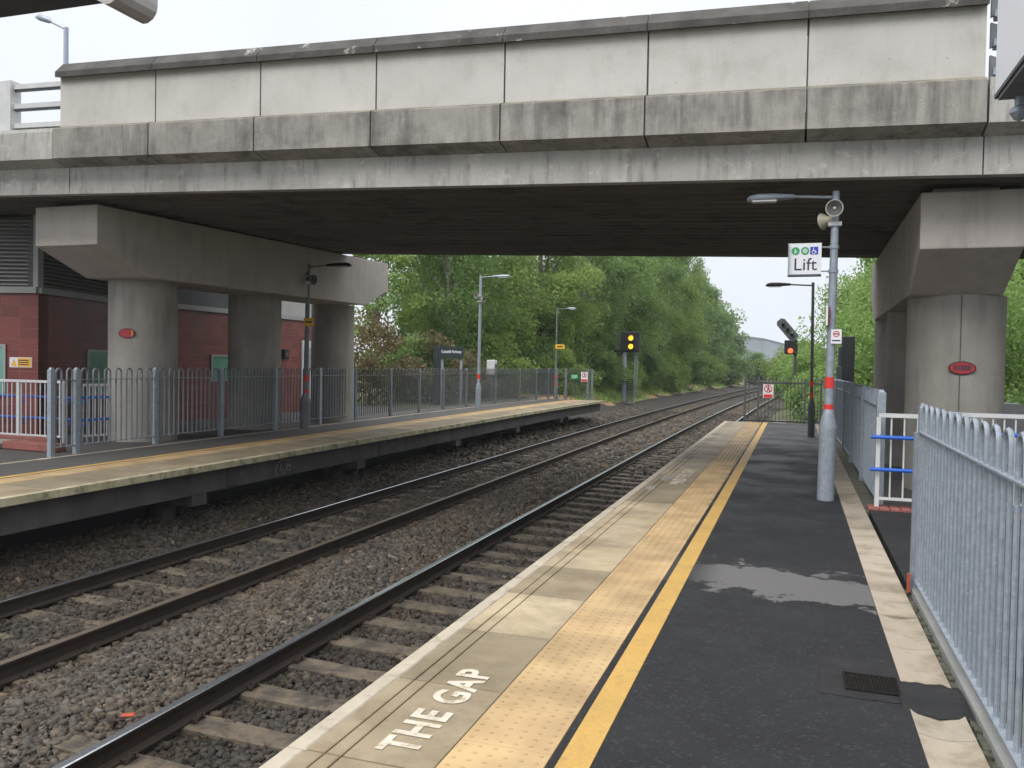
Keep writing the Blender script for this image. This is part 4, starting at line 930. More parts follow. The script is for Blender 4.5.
# ------------------------------------------------------------------ lamp posts
def lamp_post(label, x, y, h, hb=.80, rb=.095, rp=.05, m='galv', arm=(-1, 0, 0), al=.48, hl=.54, bands=True, headm='silver', lean=.008, bz=(1.03, 1.13, 1.32, 1.45)):
    t = thing('lamp_post', label, 'lamp post', (x, y, 0), 'platform lamp posts')
    top = Vector((x + lean * h, y, h)); ax = lambda z: (x + lean * z, y, z)
    g = MB(); g.tube([ax(-.02), ax(hb), ax(hb + .05), ax(hb + .25)], [rb, rb, rb * 1.06, rp + .004], M[m], 20); g.build('base_tube', t, smooth=True)
    g = MB(); g.tube([ax(hb + .24), ax(h)], [rp, rp * .86], M[m], 16); g.build('post', t, smooth=True)
    if bands:
        for a, b in ((bz[0], bz[1]), (bz[2], bz[3])):
            g = MB(); g.tube([ax(a), ax(b)], rp + .003, M['red'], 16); g.build('red_band', t, smooth=True)
    A_ = Vector(arm).normalized(); s0 = Vector(ax(h - .07))
    g = MB(); g.tube([s0, s0 + A_ * al + Vector((0, 0, .03))], .018, M[m], 10); g.build('bracket_arm', t, smooth=True)
    # luminaire
    g = MB(); sd_ = Vector((-A_.y, A_.x, 0)); o0 = s0 + A_ * (al - .02) + Vector((0, 0, .03))
    prof = [(0, .045, .03, -.03), (.08, .055, .035, -.035), (.25, .075, .05, -.045), (.42, .085, .052, -.05), (.50, .07, .035, -.05), (.54, .035, -.005, -.045)]
    vs = []
    for l, w, zt, zb in prof:
        l = l * hl / .54
        for k in range(12):
            a = 6.2832 * k / 12; zz = (zt if math.sin(a) > 0 else -zb) * math.sin(a) ; vs.append(o0 + A_ * l + sd_ * w * math.cos(a) + Vector((0, 0, zz if math.sin(a) > 0 else max(zz, zb * .8))))
    fs = [(i * 12 + k, i * 12 + (k + 1) % 12, (i + 1) * 12 + (k + 1) % 12, (i + 1) * 12 + k) for i in range(5) for k in range(12)] + [tuple(range(12)), tuple(range(71, 59, -1))]
    g.add(vs, fs, M[headm]); g.build('lamp_head', t, smooth=True)
    g = MB(); g.prism([o0 + A_ * .2 * hl / .54 + sd_ * .06, o0 + A_ * .48 * hl / .54 + sd_ * .065, o0 + A_ * .48 * hl / .54 - sd_ * .065, o0 + A_ * .2 * hl / .54 - sd_ * .06], (0, 0, -.052), (0, 0, -.036), M['lens']); g.build('lamp_lens', t)
    return t
def horn(label, x, y, z, d1, d2, m='cream', s=1.0):
    """pair of horn loudspeakers clamped to a post"""
    t = thing('loudspeaker_pair', label, 'loudspeaker', (x, y, z), 'horn loudspeakers on posts')
    for d, off in ((d1, (-.0, 0, .05)), (d2, (-.0, 0, -.06))):
        D = Vector(d).normalized(); c = Vector((x, y, z)) + Vector(off) * s + D * .07 * s
        g = MB(); g.lathe([(.035 * s, -.08 * s), (.045 * s, -.02 * s), (.05 * s, .02 * s), (.09 * s, .08 * s), (.105 * s, .10 * s), (.108 * s, .112 * s), (.098 * s, .112 * s), (.07 * s, .06 * s), (.03 * s, .01 * s)], c, D, M[m], 20); h = g.build('horn', t, smooth=True); g = MB(); g.lathe([(.072 * s, .066 * s), (.092 * s, .106 * s), (.02 * s, .064 * s)], c, D, M['darkgrey'], 20); g.build('horn_throat', t)
        g = MB(); g.lathe([(.026 * s, .0), (.028 * s, .06 * s), (.018 * s, .085 * s), (.002, .09 * s)], c, D, M[m], 12); q = g.build('horn_core', t, smooth=True)
    g = MB(); g.box(x - .08 * s, x + .08 * s, y - .06, y + .06, z - .16 * s, z - .11 * s, M['white']); g.build('clamp', t)
    return t
lamp_post('grey lamp post on the right platform carrying the Lift sign', .365, 10.54, 3.62, hb=.82)
horn('cream pair of horn loudspeakers on the lamp post above the Lift sign', .39, 10.54, 3.36, (-.1, -1, -.05), (-.8, .5, -.1), s=.92)
lamp_post('dark lamp post near the far end of the right platform', .36, 20.1, 3.48, hb=.62, rb=.075, rp=.036, m='darkgrey', al=.5, hl=.54, headm='black', lean=-.012, bz=(.88, 1.0, 1.14, 1.26))
lamp_post('lamp post in shadow below the bridge on the left platform', -10.49, 16.48, 3.70, hb=.55, rb=.11, rp=.055, m='galvdull', arm=(1, 0, 0), al=.5, hl=.6, headm='black', lean=.012, bz=(.72, .86, 1.05, 1.2))
horn('dark pair of horn loudspeakers on the left lamp post under the bridge', -10.44, 16.42, 3.42, (-.9, -.5, 0), (.9, -.2, -.1), m='darkgrey', s=1.1)
lamp_post('slender grey lamp post on the left platform in front of the trees', -10.22, 26.7, 4.5, hb=.6, rb=.095, rp=.055, arm=(1, 0, 0), al=.45, hl=.62, lean=.006, bz=(.68, .82, 1.0, 1.15))
horn('small cream pair of horn loudspeakers on the lamp post before the trees', -10.19, 26.65, 3.75, (-.5, -.9, 0), (.9, -.3, -.1), s=.95)
lamp_post('farthest lamp post on the left platform beside the end fence', -9.95, 35.4, 4.0, hb=.35, rb=.06, rp=.036, m='galvdull', arm=(1, 0, 0), al=.5, hl=.36, lean=.004, bz=(.55, .70, .9, 1.06))
# small signs on posts
s_ = plate('bay_sign', 'small yellow sign on the left lamp post under the bridge', 'sign', (-10.37, 16.40, 2.39), RX, .26, .18, M['signyellow']); quad_on(Vector((-10.37, 16.398, 2.39)), RX, -.09, .09, -.02, .02, M['signtext'], 'text_line', s_)
s_ = plate('bay_sign', 'small yellow sign on the farthest left lamp post', 'sign', (-9.75, 35.3, 2.30), RX, .40, .19, M['signyellow']); quad_on(Vector((-9.75, 35.298, 2.30)), RX, -.13, .13, -.03, .03, M['signtext'], 'text_line', s_)
ls = plate('lift_sign', 'square white hanging sign reading Lift with green and blue symbols', 'sign', (.068, 10.50, 2.835), RX, .365, .37, M['signwhite'], t=.05)
g = MB(); g.box(-.116, .252, 10.448, 10.552, 2.63, 2.65, M['darkgrey']); g.box(-.122, -.116, 10.448, 10.552, 2.63, 3.02, M['galv']); g.build('sign_frame', ls)
text_mesh('Lift', .205, 'lettering', M['signtext'], frame((.07, 10.498, 2.765), RX, (0, 0, 1)), ls, .001)
g = MB(); disc(g, (-.038, 10.498, 2.93), RX, .046, M['signgreen']); g.build('stairs_symbol', ls)
g = MB(); disc(g, (.068, 10.498, 2.93), RX, .046, M['signgreen']); g.build('lift_symbol', ls)
g = MB(); g.box(.125, .213, 10.496, 10.499, 2.887, 2.975, M['signblue']); g.build('wheelchair_symbol', ls)
g = MB(); y = 10.4955
g.box(-.045, -.037, y, y + .001, 2.945, 2.955, M['signwhite']); g.box(-.048, -.034, y, y + .001, 2.91, 2.942, M['signwhite']); g.bar((-.055, y, 2.90), (-.02, y, 2.925), .001, .006, M['signwhite'])
disc(g, (.068, 10.4957, 2.93), RX, .026, M['signwhite'], ring=.7, t=.001); g.box(.060, .076, y, y + .001, 2.918, 2.942, M['signwhite'])
disc(g, (.165, 10.4952, 2.915), RX, .022, M['signwhite'], ring=.7, t=.001); g.box(.157, .164, y - .001, y, 2.925, 2.955, M['signwhite']); g.bar((.16, y - .0005, 2.93), (.182, y - .0005, 2.928), .001, .006, M['signwhite']); g.bar((.182, y - .0005, 2.93), (.195, y - .0005, 2.902), .001, .006, M['signwhite']); g.box(.156, .165, y - .001, y, 2.958, 2.967, M['signwhite']); g.build('symbol_marks', ls)
for z in (2.97, 2.69):
    g = MB(); g.tube([(.25, 10.52, z), (.345, 10.53, z)], .009, M['galv'], 8); g.tube([(.386, 10.54, z - .02), (.386, 10.54, z + .02)], .056, M['galv'], 16); g.build('sign_bracket', ls)
s_ = plate('notice_sign', 'tiny white notice with a round symbol on the Lift sign lamp post', 'sign', (.435, 10.475, 1.925), RX, .115, .165, M['signwhite'])
g = MB(); disc(g, (.435, 10.473, 1.955), RX, .036, M['signred'], ring=.72, t=.001); g.bar((.412, 10.472, 1.955), (.458, 10.472, 1.955), .001, .012, M['signtext']); g.box(.39, .48, 10.472, 10.474, 1.87, 1.885, M['signtext']); g.build('round_symbol', s_)
g = MB(); g.box(.315, .335, 10.40, 10.52, 2.05, 2.28, M['signwhite']); g.box(.335, .345, 10.42, 10.5, 2.05, 2.28, M['darkred']); tag(g.build('notice_sign', org=(.325, 10.46, 2.05)), 'edge-on white notice plate halfway up the Lift sign lamp post', 'sign')

# station name board on two posts
nb_ = thing('station_name_board', 'dark name board with white lettering on two posts behind the left fence', 'sign', (-12.2, 29, 0))
g = MB(); g.box(-12.72, -11.72, 29, 29.06, 1.68, 2.12, M['nameboard']); g.build('board', nb_)
text_mesh('Coleshill Parkway', .145, 'lettering', M['signwhite'], frame((-12.2, 28.997, 1.93), RX, (0, 0, 1)), nb_, .002, sx_=.78, bold=.002)
for x in (-12.6, -11.84): g = MB(); g.box(x - .04, x + .04, 29.061, 29.14, -.2, 2.1, M['galv']); g.build('post', nb_)
g = MB(); g.box(-12.92, -12.76, 29.0, 29.3, -.2, 2.2, M['nameboard']); tag(g.build('dark_post', org=(-12.84, 29.1, -.2)), 'broad dark post just left of the station name board', 'post')
g = MB(); g.box(-11.6, -11.55, 31.7, 31.8, -.1, 1.05, M['galvdull']); g.box(-11.75, -11.42, 31.6, 31.9, 1.05, 1.66, M['white'], bev=.02); g.box(-11.4, -11.37, 31.65, 31.85, 1.3, 1.5, M['darkgrey']); tag(g.build('equipment_cabinet', org=(-11.6, 31.7, 0)), 'slim white equipment cabinet rising above the left fence', 'cabinet')

# ------------------------------------------------------------------ signals
sgl = thing('railway_signal', 'colour light signal showing two amber lamps beyond the left platform end', 'signal', (-9.75, 50, -1.1), 'railway signals')
g = MB(); g.tube([(-9.78, 50, -1.1), (-9.78, 50, 2.35)], .13, M['galv'], 14); g.tube([(-9.78, 50, .55), (-9.78, 50, .62)], .24, M['darkgrey'], 14); g.build('post', sgl, smooth=True)
g = MB(); g.box(-9.98, -8.86, 49.75, 50.1, 2.33, 3.54, M['black'], bev=.05); g.build('signal_head', sgl)
g = MB(); g.box(-10.35, -9.82, 49.9, 50.2, 2.30, 2.45, M['black']); g.bar((-10.33, 50, 2.4), (-10.33, 50, 3.5), .04, .04, M['darkgrey'], up=(1, 0, 0)); g.bar((-10.33, 50, 3.48), (-9.8, 50, 3.48), .04, .04, M['darkgrey']); g.bar((-10.33, 50, 3.0), (-9.8, 50, 3.0), .03, .03, M['darkgrey']); g.build('platform_cage', sgl)
for z in (3.16, 2.66):
    g = MB(); g.lathe([(.19, 0), (.19, .22), (.175, .22), (.17, .02)], (-9.36, 49.76, z), (0, -1, 0), M['black'], 18); h = g.build('lamp_hood', sgl)
    g = MB(); g.lathe([(.155, 0), (.14, .03), (.01, .04)], (-9.36, 49.74, z), (0, -1, 0), M['amber'], 18); g.build('amber_lamp', sgl)
g = MB(); g.bar((-9.15, 50.1, -1.1), (-9.15, 50.1, 2.4), .05, .05, M['galv'], up=(1, 0, 0)); g.bar((-9.02, 50.1, .2), (-9.02, 50.1, 2.4), .04, .04, M['galv'], up=(1, 0, 0))
for k in range(10): g.bar((-9.15, 50.1, -.9 + k * .33), (-8.98, 50.1, -.9 + k * .33), .02, .02, M['galv'])
g.build('ladder', sgl)
g = MB()
for k in range(16): g.box(-9.55, -9.2, 49.7, 49.74, -1.0 + k * .11, -.94 + k * .11, M['darkgrey'])
g.box(-9.56, -9.53, 49.69, 49.75, -1.1, .8, M['darkgrey']); g.box(-9.21, -9.18, 49.69, 49.75, -1.1, .8, M['darkgrey']); g.build('ladder_guard', sgl)

sgr = thing('railway_signal', 'signal with tilted unlit head and a red lamp beyond the right platform end', 'signal', (-.25, 42, -1.1), 'railway signals')
g = MB(); g.tube([(-.05, 42.1, -1.1), (-.05, 42.1, 2.9)], .07, M['darkgrey'], 12); g.build('post', sgr, smooth=True)
ca_ = R(-40); u_ = Vector((math.sin(R(-40)), 0, math.cos(R(-40)))); r_ = Vector((u_.z, 0, -u_.x)); c = Vector((-.42, 42, 3.34))
g = MB(); hl_, hw_ = .62, .23
pts = [c + u_ * a * hl_ + r_ * b * hw_ for a, b in ((-1, -.6), (-1, .6), (-.8, 1), (.8, 1), (1, .5), (1, -.5), (.8, -1), (-.8, -1))]; g.prism(pts, (0, -.15, 0), (0, .1, 0), M['darkgrey']); g.build('tilted_head', sgr)
g = MB(); 
for k in (-.5, 0, .5): g.lathe([(.085, 0), (.085, .12), (.07, .12), (.065, .01)], c + u_ * k * hl_ + Vector((0, -.15, 0)), (0, -1, 0), M['black'], 12)
g.build('lamp_hoods', sgr)
g = MB(); g.box(-.55, .05, 41.9, 42.08, 2.2, 2.86, M['black'], bev=.03); g.build('signal_head', sgr)
g = MB(); g.lathe([(.12, 0), (.11, .03), (.01, .05)], (-.27, 41.9, 2.36), (0, -1, 0), M['redlamp'], 16); g.build('red_lamp', sgr)
# white trackside boards beyond the gate
for x, y, z, w in ((-.9, 31, -.8, .45), (-.35, 28.5, -1.0, .6), (-.75, 34, -.5, .4)):
    g = MB(); g.box(x, x + w, y, y + .3, -1.25, z - .12, M['darkgrey']); g.box(x - .02, x + w + .02, y - .02, y + .32, z - .12, z, M['white'])
    tag(g.build('trackside_cabinet', org=(x + w / 2, y, -1.2)), {31: 'low trackside box with white lid seen through the platform end gate, left of the nearest', 28.5: 'low trackside box with white lid nearest beyond the platform end gate', 34: 'low trackside box with white lid farthest beyond the platform end gate'}[y], 'box')
# dark upright cabinet rising behind the far right fence
g = MB(); g.box(.98, 1.24, 20.3, 20.7, -.1, 2.28, M['darkgrey'], bev=.01); tag(g.build('steel_column', org=(1.1, 20.5, -.1)), 'tall dark grey steel column behind the far right fence', 'column')
g = MB(); g.box(.9, .975, 20.35, 20.65, 1.55, 2.05, M['galvdull'], bev=.01); g.box(.86, .975, 20.1, 20.3, 1.15, 1.6, M['galvdull'], bev=.01); tag(g.build('junction_box', org=(.93, 20.4, 1.1)), 'small grey junction box mounted on the dark steel column', 'box')

# ------------------------------------------------------------------ overhead canopy, sign box, road lamp
cp = thing('platform_canopy', 'dark canopy beam with rounded pale end overhanging the top left corner', 'canopy', (-11, 7.9, 0))
g = MB(); prof = [(-14.5, 5.86), (-8.02, 5.80), (-7.50, 5.53), (-7.44, 5.50), (-7.38, 5.50), (-7.30, 5.54), (-7.25, 5.60), (-7.24, 5.68), (-7.24, 6.15), (-14.5, 6.3)]
g.prism([(x, 0, z) for x, z in prof], (0, 7.55, 0), (0, 8.1, 0), M['canopydark']); g.build('canopy_beam', cp)
g = MB(); ep = [(-7.50, 5.525), (-7.44, 5.495), (-7.37, 5.495), (-7.29, 5.535), (-7.24, 5.60), (-7.225, 5.68), (-7.225, 6.16), (-7.56, 6.16), (-7.56, 5.555)]
g.prism([(x, 0, z) for x, z in ep], (0, 7.54, 0), (0, 8.115, 0), M['canopywhite']); g.build('canopy_end', cp)
g = MB(); g.box(-14.4, -14.2, 7.7, 7.9, 0, 5.9, M['darkgrey']); g.build('canopy_post', cp)
cp = thing('canopy_bracket', 'rounded pale bracket tip at the top edge of the photo above the bridge', 'bracket', (.9, -2.5, 0))
g = MB(); g.tube([(-4.87, 8.0, 5.49), (-4.80, 7.9, 5.50), (-4.2, 7.4, 5.95), (-2.5, 4.5, 7.0), (.9, -2.5, 7.2), (.9, -2.5, 0)], [.03, .06, .08, .09, .09, .09], M['canopywhite'], 12); g.build('bracket_arm', cp, smooth=True)

sb = thing('hanging_sign_box', 'white box sign with sloping dark underside at the top right corner', 'sign', (1.4, 5, 3.3))
g = MB(); g.box(1.152, 1.62, 3.2, 6.05, 3.30, 4.3, M['signwhite']); g.build('white_casing', sb)
g = MB(); g.box(1.148, 1.62, 3.2, 6.055, 3.275, 3.30, M['darkgrey']); g.box(1.16, 1.60, 3.25, 6.0, 3.25, 3.275, M['galvdull']); g.tube([(1.30, 5.6, 3.25), (1.30, 5.6, 3.22)], .07, M['white'], 14); g.build('underside', sb)
g = MB(); g.tube([(1.6, 3.3, 0), (1.6, 3.3, 3.26)], .06, M['galv'], 12); g.build('post', sb)
ct = thing('security_camera', 'small dark security camera below the white box sign at the top right', 'camera', (1.32, 5.9, 3.2))
g = MB(); g.tube([(1.27, 5.95, 3.25), (1.27, 5.95, 3.19)], .03, M['silver'], 12); g.lathe([(.02, 0), (.05, .02), (.055, .05), (.03, .09), (.005, .1)], (1.27, 5.95, 3.2), (0, 0, -1), M['silver'], 14); g.build('dome', ct, smooth=True)
g = MB(); g.tube([(1.31, 5.95, 3.165), (1.40, 5.85, 3.19)], .014, M['signred'], 8); g.build('red_cable', ct)

rl_ = thing('street_lamp', 'pale grey street lamp standing on the road above the parapet end', 'street lamp', (-16.98, 16, 4.9))
g = MB(); g.tube([(-16.98, 16, 4.9), (-16.98, 16, 9.5)], [.07, .055], M['silver'], 10); g.build('post', rl_, smooth=True)
g = MB(); g.tube([(-16.98, 16, 9.45), (-17.1, 16, 9.52), (-17.5, 16, 9.72)], .03, M['silver'], 8); g.build('arm', rl_, smooth=True)
g = MB(); g.tube([(-17.42, 16, 9.68), (-17.55, 16, 9.75), (-17.8, 16, 9.84), (-17.95, 16, 9.86)], [.03, .08, .085, .02], M['silver'], 10); g.build('lamp_head', rl_, smooth=True)

# ------------------------------------------------------------------ distant factory
fa = thing('factory_building', 'pale blue grey factory shed in the far distance above the trees', 'building', (-8, 240, 0))
g = MB(); x0, x1 = -14.5, 1; g.prism([(x0, 240, -1), (x1, 262, -1), (x1, 262, 7.4), (x0 + 6, 249, 9.6), (x0, 240, 10.2)], (0, 0, 0), (-14, 18, 0), M['factory']); g.build('shed', fa)
g = MB()
for u in (.35, .62, .78): 
    p = Vector((x0 + (x1 - x0) * u, 240 + 22 * u - .06, 0)); g.bar(p + Vector((0, 0, -1)), p + Vector((0, 0, 9.6 - 2.2 * u)), .25, .1, M['factrim'], up=(0, 1, 0))
g.bar((x0, 239.8, 10.1), (x0 + 6, 248.8, 9.6), .2, .35, M['factrim']); g.bar((x0 + 6, 248.8, 9.6), (x1, 261.8, 7.4), .2, .3, M['factrim']); g.build('trim', fa)

# ------------------------------------------------------------------ trees
def crown_mesh(name, n, H, rad, leaf, base=.12, clumps=60, droop=0., seed=0, spread=.34, mat_=None, fill=.22):
    rg = np.random.default_rng(seed)
    # clump centres inside an irregular ovoid
    cs = []
    while len(cs) < clumps:
        p = rg.uniform(-1, 1, 3)
        if (p ** 2).sum() > 1: continue
        if (p ** 2).sum() < .12 and rg.random() < .6: continue
        cs.append(p)
    cs = np.array(cs); zc = base + (1 - base) * (cs[:, 2] * .5 + .5)
    w = np.sin(np.clip((zc - base) / (1 - base), 0.02, 1) ** .75 * math.pi) ** .55 * .9 + .12
    C_ = np.stack([cs[:, 0] * rad * w * rg.uniform(.7, 1.15, clumps), cs[:, 1] * rad * w * rg.uniform(.7, 1.15, clumps), zc * H], 1)
    size = rg.uniform(.6, 1.25, clumps) * spread * rad
    idx = rg.integers(0, clumps, n); d = rg.normal(0, 1, (n, 3)); d /= np.linalg.norm(d, axis=1)[:, None]
    rr_ = rg.random(n) ** (1 / 2.2)
    # bias leaves to the shell of each clump
    P_ = C_[idx] + d * (rr_ * size[idx])[:, None] * np.array([1, 1, .72]) 
    if droop: P_[:, 2] -= droop * rg.random(n) ** 2 * size[idx] * 1.5
    P_[:, 2] = np.maximum(P_[:, 2], .05)
    a = rg.normal(0, 1, (n, 3)); a[:, 2] -= droop; a /= np.linalg.norm(a, axis=1)[:, None]
    b = np.cross(a, rg.normal(0, 1, (n, 3)) + np.array([0, 0, .8])); b /= np.linalg.norm(b, axis=1)[:, None] + 1e-9
    L_ = (leaf * rg.uniform(.6, 1.4, n))[:, None]
    V = np.stack([P_ - a * L_, P_ + b * L_ * .55, P_ + a * L_, P_ - b * L_ * .55], 1).reshape(-1, 3)
    me = bpy.data.meshes.new(name); me.vertices.add(n * 4); me.vertices.foreach_set('co', V.reshape(-1).astype(np.float32))
    me.loops.add(n * 4); me.loops.foreach_set('vertex_index', np.arange(n * 4, dtype=np.int32)); me.polygons.add(n); me.polygons.foreach_set('loop_start', np.arange(0, n * 4, 4, dtype=np.int32)); me.update(calc_edges=True)
    me.materials.append(mat_)
    return me, C_
def trunk_mesh(name, H, r, C_, m, base, seed=0):
    g = MB(); random.seed(seed); lean = random.uniform(-.03, .03)
    pts = [(lean * z + .06 * math.sin(z * 1.1), .05 * math.cos(z * .9), z) for z in [H * .8 * i / 7 for i in range(8)]]
    g.tube(pts, [r * (1 - .82 * i / 7) for i in range(8)], m, 8)
    for c in C_[:16]:
        z0 = max(.2, min(c[2] * .6, H * .72)); k = z0 / (H * .8) * 7; s = Vector((lean * z0 + .06 * math.sin(z0 * 1.1), .05 * math.cos(z0 * .9), z0)); e_ = Vector(c)
        mid = s.lerp(e_, .5) + Vector((0, 0, .15 * (e_ - s).length)); g.tube([s, mid, e_], [r * .42, r * .25, r * .07], m, 5)
    o = g.build(name); me = o.data; bpy.data.objects.remove(o); return me
variants = {}
def variant(key, n, H, rad, leaf, base, clumps, droop, seed, m, bark, r, spread=.34):
    cm, C_ = crown_mesh('crown_' + key, n, H, rad, leaf, base, clumps, droop, seed, spread, M[m]); variants[key] = (cm, trunk_mesh('trunk', H, r, C_, M[bark], base, seed), H)
variant('tall', 40000, 12.0, 3.6, .085, .05, 110, .4, 1, 'leaf_mid', 'bark', .20, .27)
variant('tallb', 34000, 12.0, 3.2, .075, .06, 100, .8, 2, 'leaf_dark', 'barkpale', .16, .27)
variant('tallc', 40000, 11.0, 4.0, .09, .04, 110, .3, 3, 'leaf_blue', 'bark', .22, .25)
variant('round', 52000, 7.0, 3.6, .06, .03, 70, .2, 4, 'leaf_light', 'bark', .14)
variant('roundb', 52000, 7.5, 3.4, .058, .03, 80, .3, 5, 'leaf_light', 'bark', .14, .28)
variant('far', 22000, 12.0, 4.4, .17, .04, 80, .2, 6, 'leaf_far', 'bark', .22)
variant('bush', 14000, 3.2, 2.0, .075, .0, 40, .1, 7, 'leaf_mid', 'bark', .05, .38)
variant('bushd', 14000, 3.2, 2.1, .075, .0, 36, .1, 8, 'leaf_dark', 'bark', .05, .38)
variant('sparse', 7000, 8.0, 2.6, .09, .1, 60, .3, 9, 'leaf_mid', 'bark', .09, .22)
variant('russet', 4200, 3.4, 1.7, .07, .0, 34, .1, 10, 'leaf_brown', 'bark', .04, .32)
variant('bushl', 16000, 3.0, 2.0, .07, .0, 44, .1, 11, 'leaf_light', 'bark', .05, .38)
def tree(key, x, y, s, rz, label, name='tree', z=None, group=None, cat='tree'):
    cm, tm, H = variants[key]; zz = ground_h(x, y) - .05 if z is None else z
    t = thing(name, label, cat, (x, y, zz), group, rz); t.scale = (s[0], s[0], s[1])
    a = bpy.data.objects.new('crown', cm); b = bpy.data.objects.new('trunk', tm)
    for o in (a, b): COL.objects.link(o); o.parent = t
    return t
TL = [  # left line, near to far
    ('sparse', -17.4, 33, (1.0, 1.0), 'thin open tree with sky showing through, beside the last left pillar'),
    ('tallb', -15.3, 36, (.95, .95), 'drooping green birch above the station name board'),
    ('tall', -16.2, 41, (1.1, 1.0), 'dense green tree behind the left fence right of the name board'),
    ('tallc', -17.9, 42, (.95, .85), 'taller dark tree standing behind the drooping birch'),
    ('tall', -14.2, 47, (1.0, .95), 'leafy tree behind the farthest left lamp post'),
    ('tallb', -12.9, 52, (1.0, 1.0), 'pale barked drooping tree just left of the amber signal'),
    ('tallc', -12.2, 57.5, (.95, 1.05), 'broad dark tree directly behind the amber signal'),
    ('tall', -18, 53, (1.2, .80), 'tall tree filling the gap behind the farthest lamp post'),
    ('tallb', -11.8, 64, (1.05, 1.15), 'tall drooping tree right of the amber signal'),
    ('tall', -10.9, 72, (1.1, 1.15), 'dense rounded tree above the first grassy patch'),
    ('tallc', -16, 68, (1.2, .95), 'high crown rising behind the trees right of the amber signal'),
    ('tallb', -10.6, 82, (1.05, 1.15), 'drooping crown overhanging the verge where sky begins'),
    ('tall', -15, 85, (1.2, 1.3), 'tall tree whose top meets the bridge underside'),
    ('far', -10.8, 96, (.9, .95), 'grey green tree at the lower step of the tree line'),
    ('far', -11.5, 110, (1.0, .95), 'rounded grey green tree farther along the left verge'),
    ('far', -10.2, 126, (.85, .80), 'small hazy tree near where the tracks vanish'),
]
for i, (k, x, y, s, lab) in enumerate(TL): tree(k, x, y, s, i * 2.1, lab, group='trees lining the left side of the railway')
random.seed(11)
BL = [('bushd', -13.6, 44, 1.0, 'dark bush behind the left platform end fence'), ('bush', -11.9, 43.5, .8, 'green bush right behind the end fence signs'), ('bushd', -11.6, 49, .9, 'dark bush at the foot of the amber signal'), ('bush', -10.9, 54.5, .75, 'bright bush just right of the amber signal post'),
      ('bushd', -10.9, 61, 1.1, 'dark low bush between signal and grassy bank'), ('bush', -10.0, 68, 1.0, 'bush beneath the dense rounded tree'), ('bushd', -9.4, 76, 1.1, 'dark bush above the second grassy patch'), ('bush', -9.0, 88, 1.1, 'small bush beside the track where it curves'), ('bushd', -8.0, 102, 1.3, 'far bush low on the left verge'),
      ('bushd', -5.6, 122, 1.4, 'dim far bush near the vanishing rails'), ('bushd', -14.4, 30.5, .8, 'dark bush behind the fence left of the name board'), ('bush', -13.6, 37.0, .9, 'green bush behind the fence near the white cabinet')]
for i, (k, x, y, s, lab) in enumerate(BL): tree(k, x, y, (s, s), i * 1.7, lab, 'bush', group='bushes along the left verge', cat='bush')
tree('russet', -14.8, 27.5, (1.05, .95), 1, 'russet brown bush behind the fence beside the last left pillar', 'bush', cat='bush', group='russet bushes behind the left fence')
tree('russet', -13.6, 30.5, (1.0, .8), 2.4, 'russet and green bush just left of the name board', 'bush', cat='bush', group='russet bushes behind the left fence')
tree('russet', -13.2, 33.5, (.8, .6), 3.4, 'low russet bush seen under the name board', 'bush', cat='bush', group='russet bushes behind the left fence')
TR = [('roundb', 4.3, 33, (1.0, 1.05), 'bright green tree right of the dark lamp post'), ('round', 4.2, 28.5, (.95, 1.0), 'light green tree left of the right bridge pillars'), ('round', 5.0, 41, (1.1, 1.2), 'pale green tree behind the tilted signal head'),
      ('roundb', 6.0, 50, (1.1, 1.0), 'light green tree farther back over the right fence'), ('round', 7.5, 37, (1.15, 1.1), 'tall light green tree beside the right pillars')]
for i, (k, x, y, s, lab) in enumerate(TR): tree(k, x, y, s, i * 1.3, lab, group='light green trees on the right side')
BR = [('bushl', 1.1, 31, .75, 'light bush just beyond the platform end gate'), ('bushl', 1.2, 37, .75, 'light bush under the red signal lamp'), ('bushl', 1.0, 46, 1.0, 'light bush behind the red signal'), ('bushl', .6, 58, 1.2, 'pale bush under the distant factory'), ('bush', .8, 75, 1.5, 'dim bush right of the vanishing rails'), ('bushl', 1.9, 27.4, .8, 'leafy light bush right behind the gate hinge side'), ('bush', 2.2, 100, 1.3, 'far bush low beneath the factory roof')]
for i, (k, x, y, s, lab) in enumerate(BR): tree(k, x, y, (s, s), i * 1.9, lab, 'bush', group='bushes along the right verge', cat='bush')
TQ = [('tallc', 11.5, 31, (.8, .85), 'deep green tree right of the right bridge pillar'), ('tall', 14.5, 38, (1, .95), 'taller green tree at the right frame edge behind the bridge'), ('bushd', 8.2, 26, (1.2, 1.0), 'dark bush low between pillar and right frame edge'), ('bushd', 11, 26.5, (1.2, 1.0), 'dark bush at the right frame edge')]
for i, (k, x, y, s, lab) in enumerate(TQ): tree(k, x, y, s, i * 1.3, lab, name='bush' if 'bush' in k else 'tree', cat='bush' if 'bush' in k else 'tree')

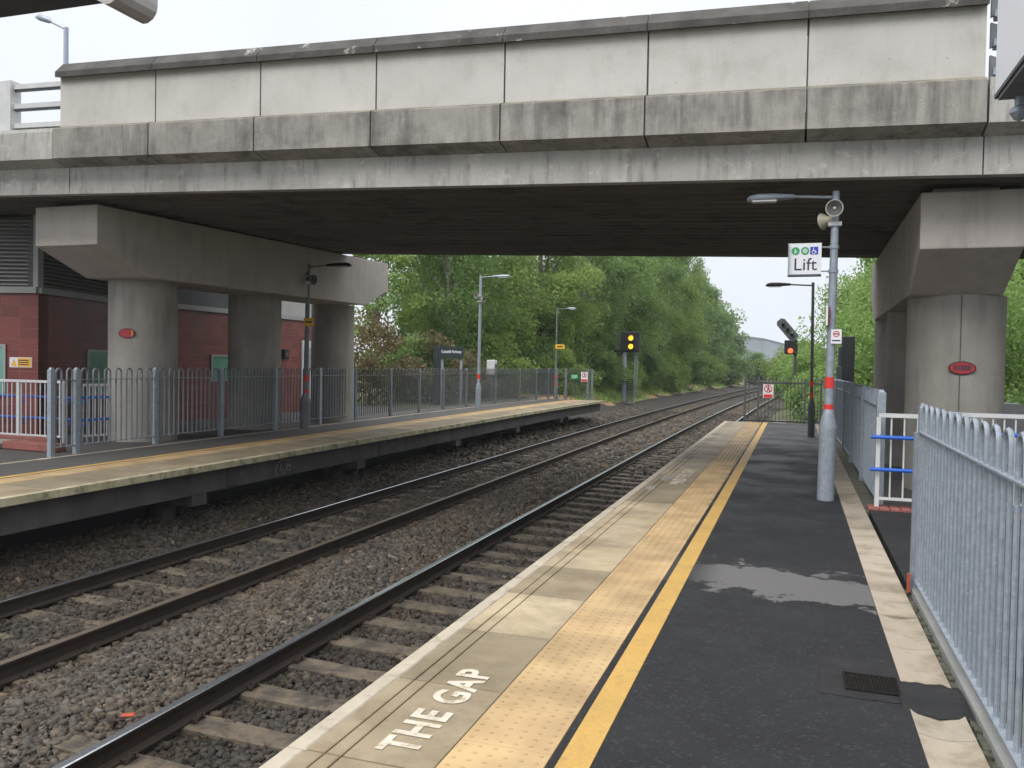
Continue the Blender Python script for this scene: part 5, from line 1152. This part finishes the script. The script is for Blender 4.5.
# grass tufts on verges: one uncountable mesh
n = 16000; rg = np.random.default_rng(3)
gx = rg.uniform(-13.5, -10.1, n); gy = rg.uniform(38, 110, n); k2 = n // 4; gx[:k2] = rg.uniform(-.6, 2.2, k2); gy[:k2] = rg.uniform(25.6, 60, k2)
keep = (np.sin(gx * 1.1 + gy * .13) + rg.random(n) * 1.2) > .3; gx, gy = gx[keep], gy[keep]; n = len(gx)
gz = np.array([ground_h(a + cx(b), b) for a, b in zip(gx, gy)]) + .04; X = gx + .0004 * np.maximum(0, gy - 22) ** 2
h = rg.uniform(.12, .42, n); an = rg.uniform(0, 6.28, n); w = .02 + .03 * rg.random(n)
V = np.stack([np.stack([X - w * np.cos(an), gy - w * np.sin(an), gz], 1), np.stack([X + w * np.cos(an), gy + w * np.sin(an), gz], 1), np.stack([X + rg.normal(0, .1, n), gy + rg.normal(0, .1, n), gz + h], 1)], 1)
me = bpy.data.meshes.new('verge_grass'); me.vertices.add(n * 3); me.vertices.foreach_set('co', V.reshape(-1).astype(np.float32)); me.loops.add(n * 3); me.loops.foreach_set('vertex_index', np.arange(n * 3, dtype=np.int32)); me.polygons.add(n); me.polygons.foreach_set('loop_start', np.arange(0, n * 3, 3, dtype=np.int32)); me.update(calc_edges=True)
me.materials.append(M['leaf_mid']); o = bpy.data.objects.new('grass', me); COL.objects.link(o); tag(o, 'rough grass growing along the railway verges', 'grass', kind='stuff')

# ------------------------------------------------------------------ haze
g = MB(); g.box(-120, 110, -30, 330, -3.0, 24, M['white']); hz = g.build('haze', org=(0, 150, -3)); hz['kind'] = 'stuff'; tag(hz, 'thin pale haze softening the far trees and factory', 'haze')
hm = bpy.data.materials.new('haze_air'); hm.use_nodes = True; hm.node_tree.nodes.clear()
ho = hm.node_tree.nodes.new('ShaderNodeOutputMaterial'); hv = hm.node_tree.nodes.new('ShaderNodeVolumePrincipled')
hv.inputs['Color'].default_value = (.9, .94, 1, 1); hv.inputs['Density'].default_value = .0005; hm.node_tree.links.new(hv.outputs[0], ho.inputs['Volume'])
hz.data.materials.clear(); hz.data.materials.append(hm)
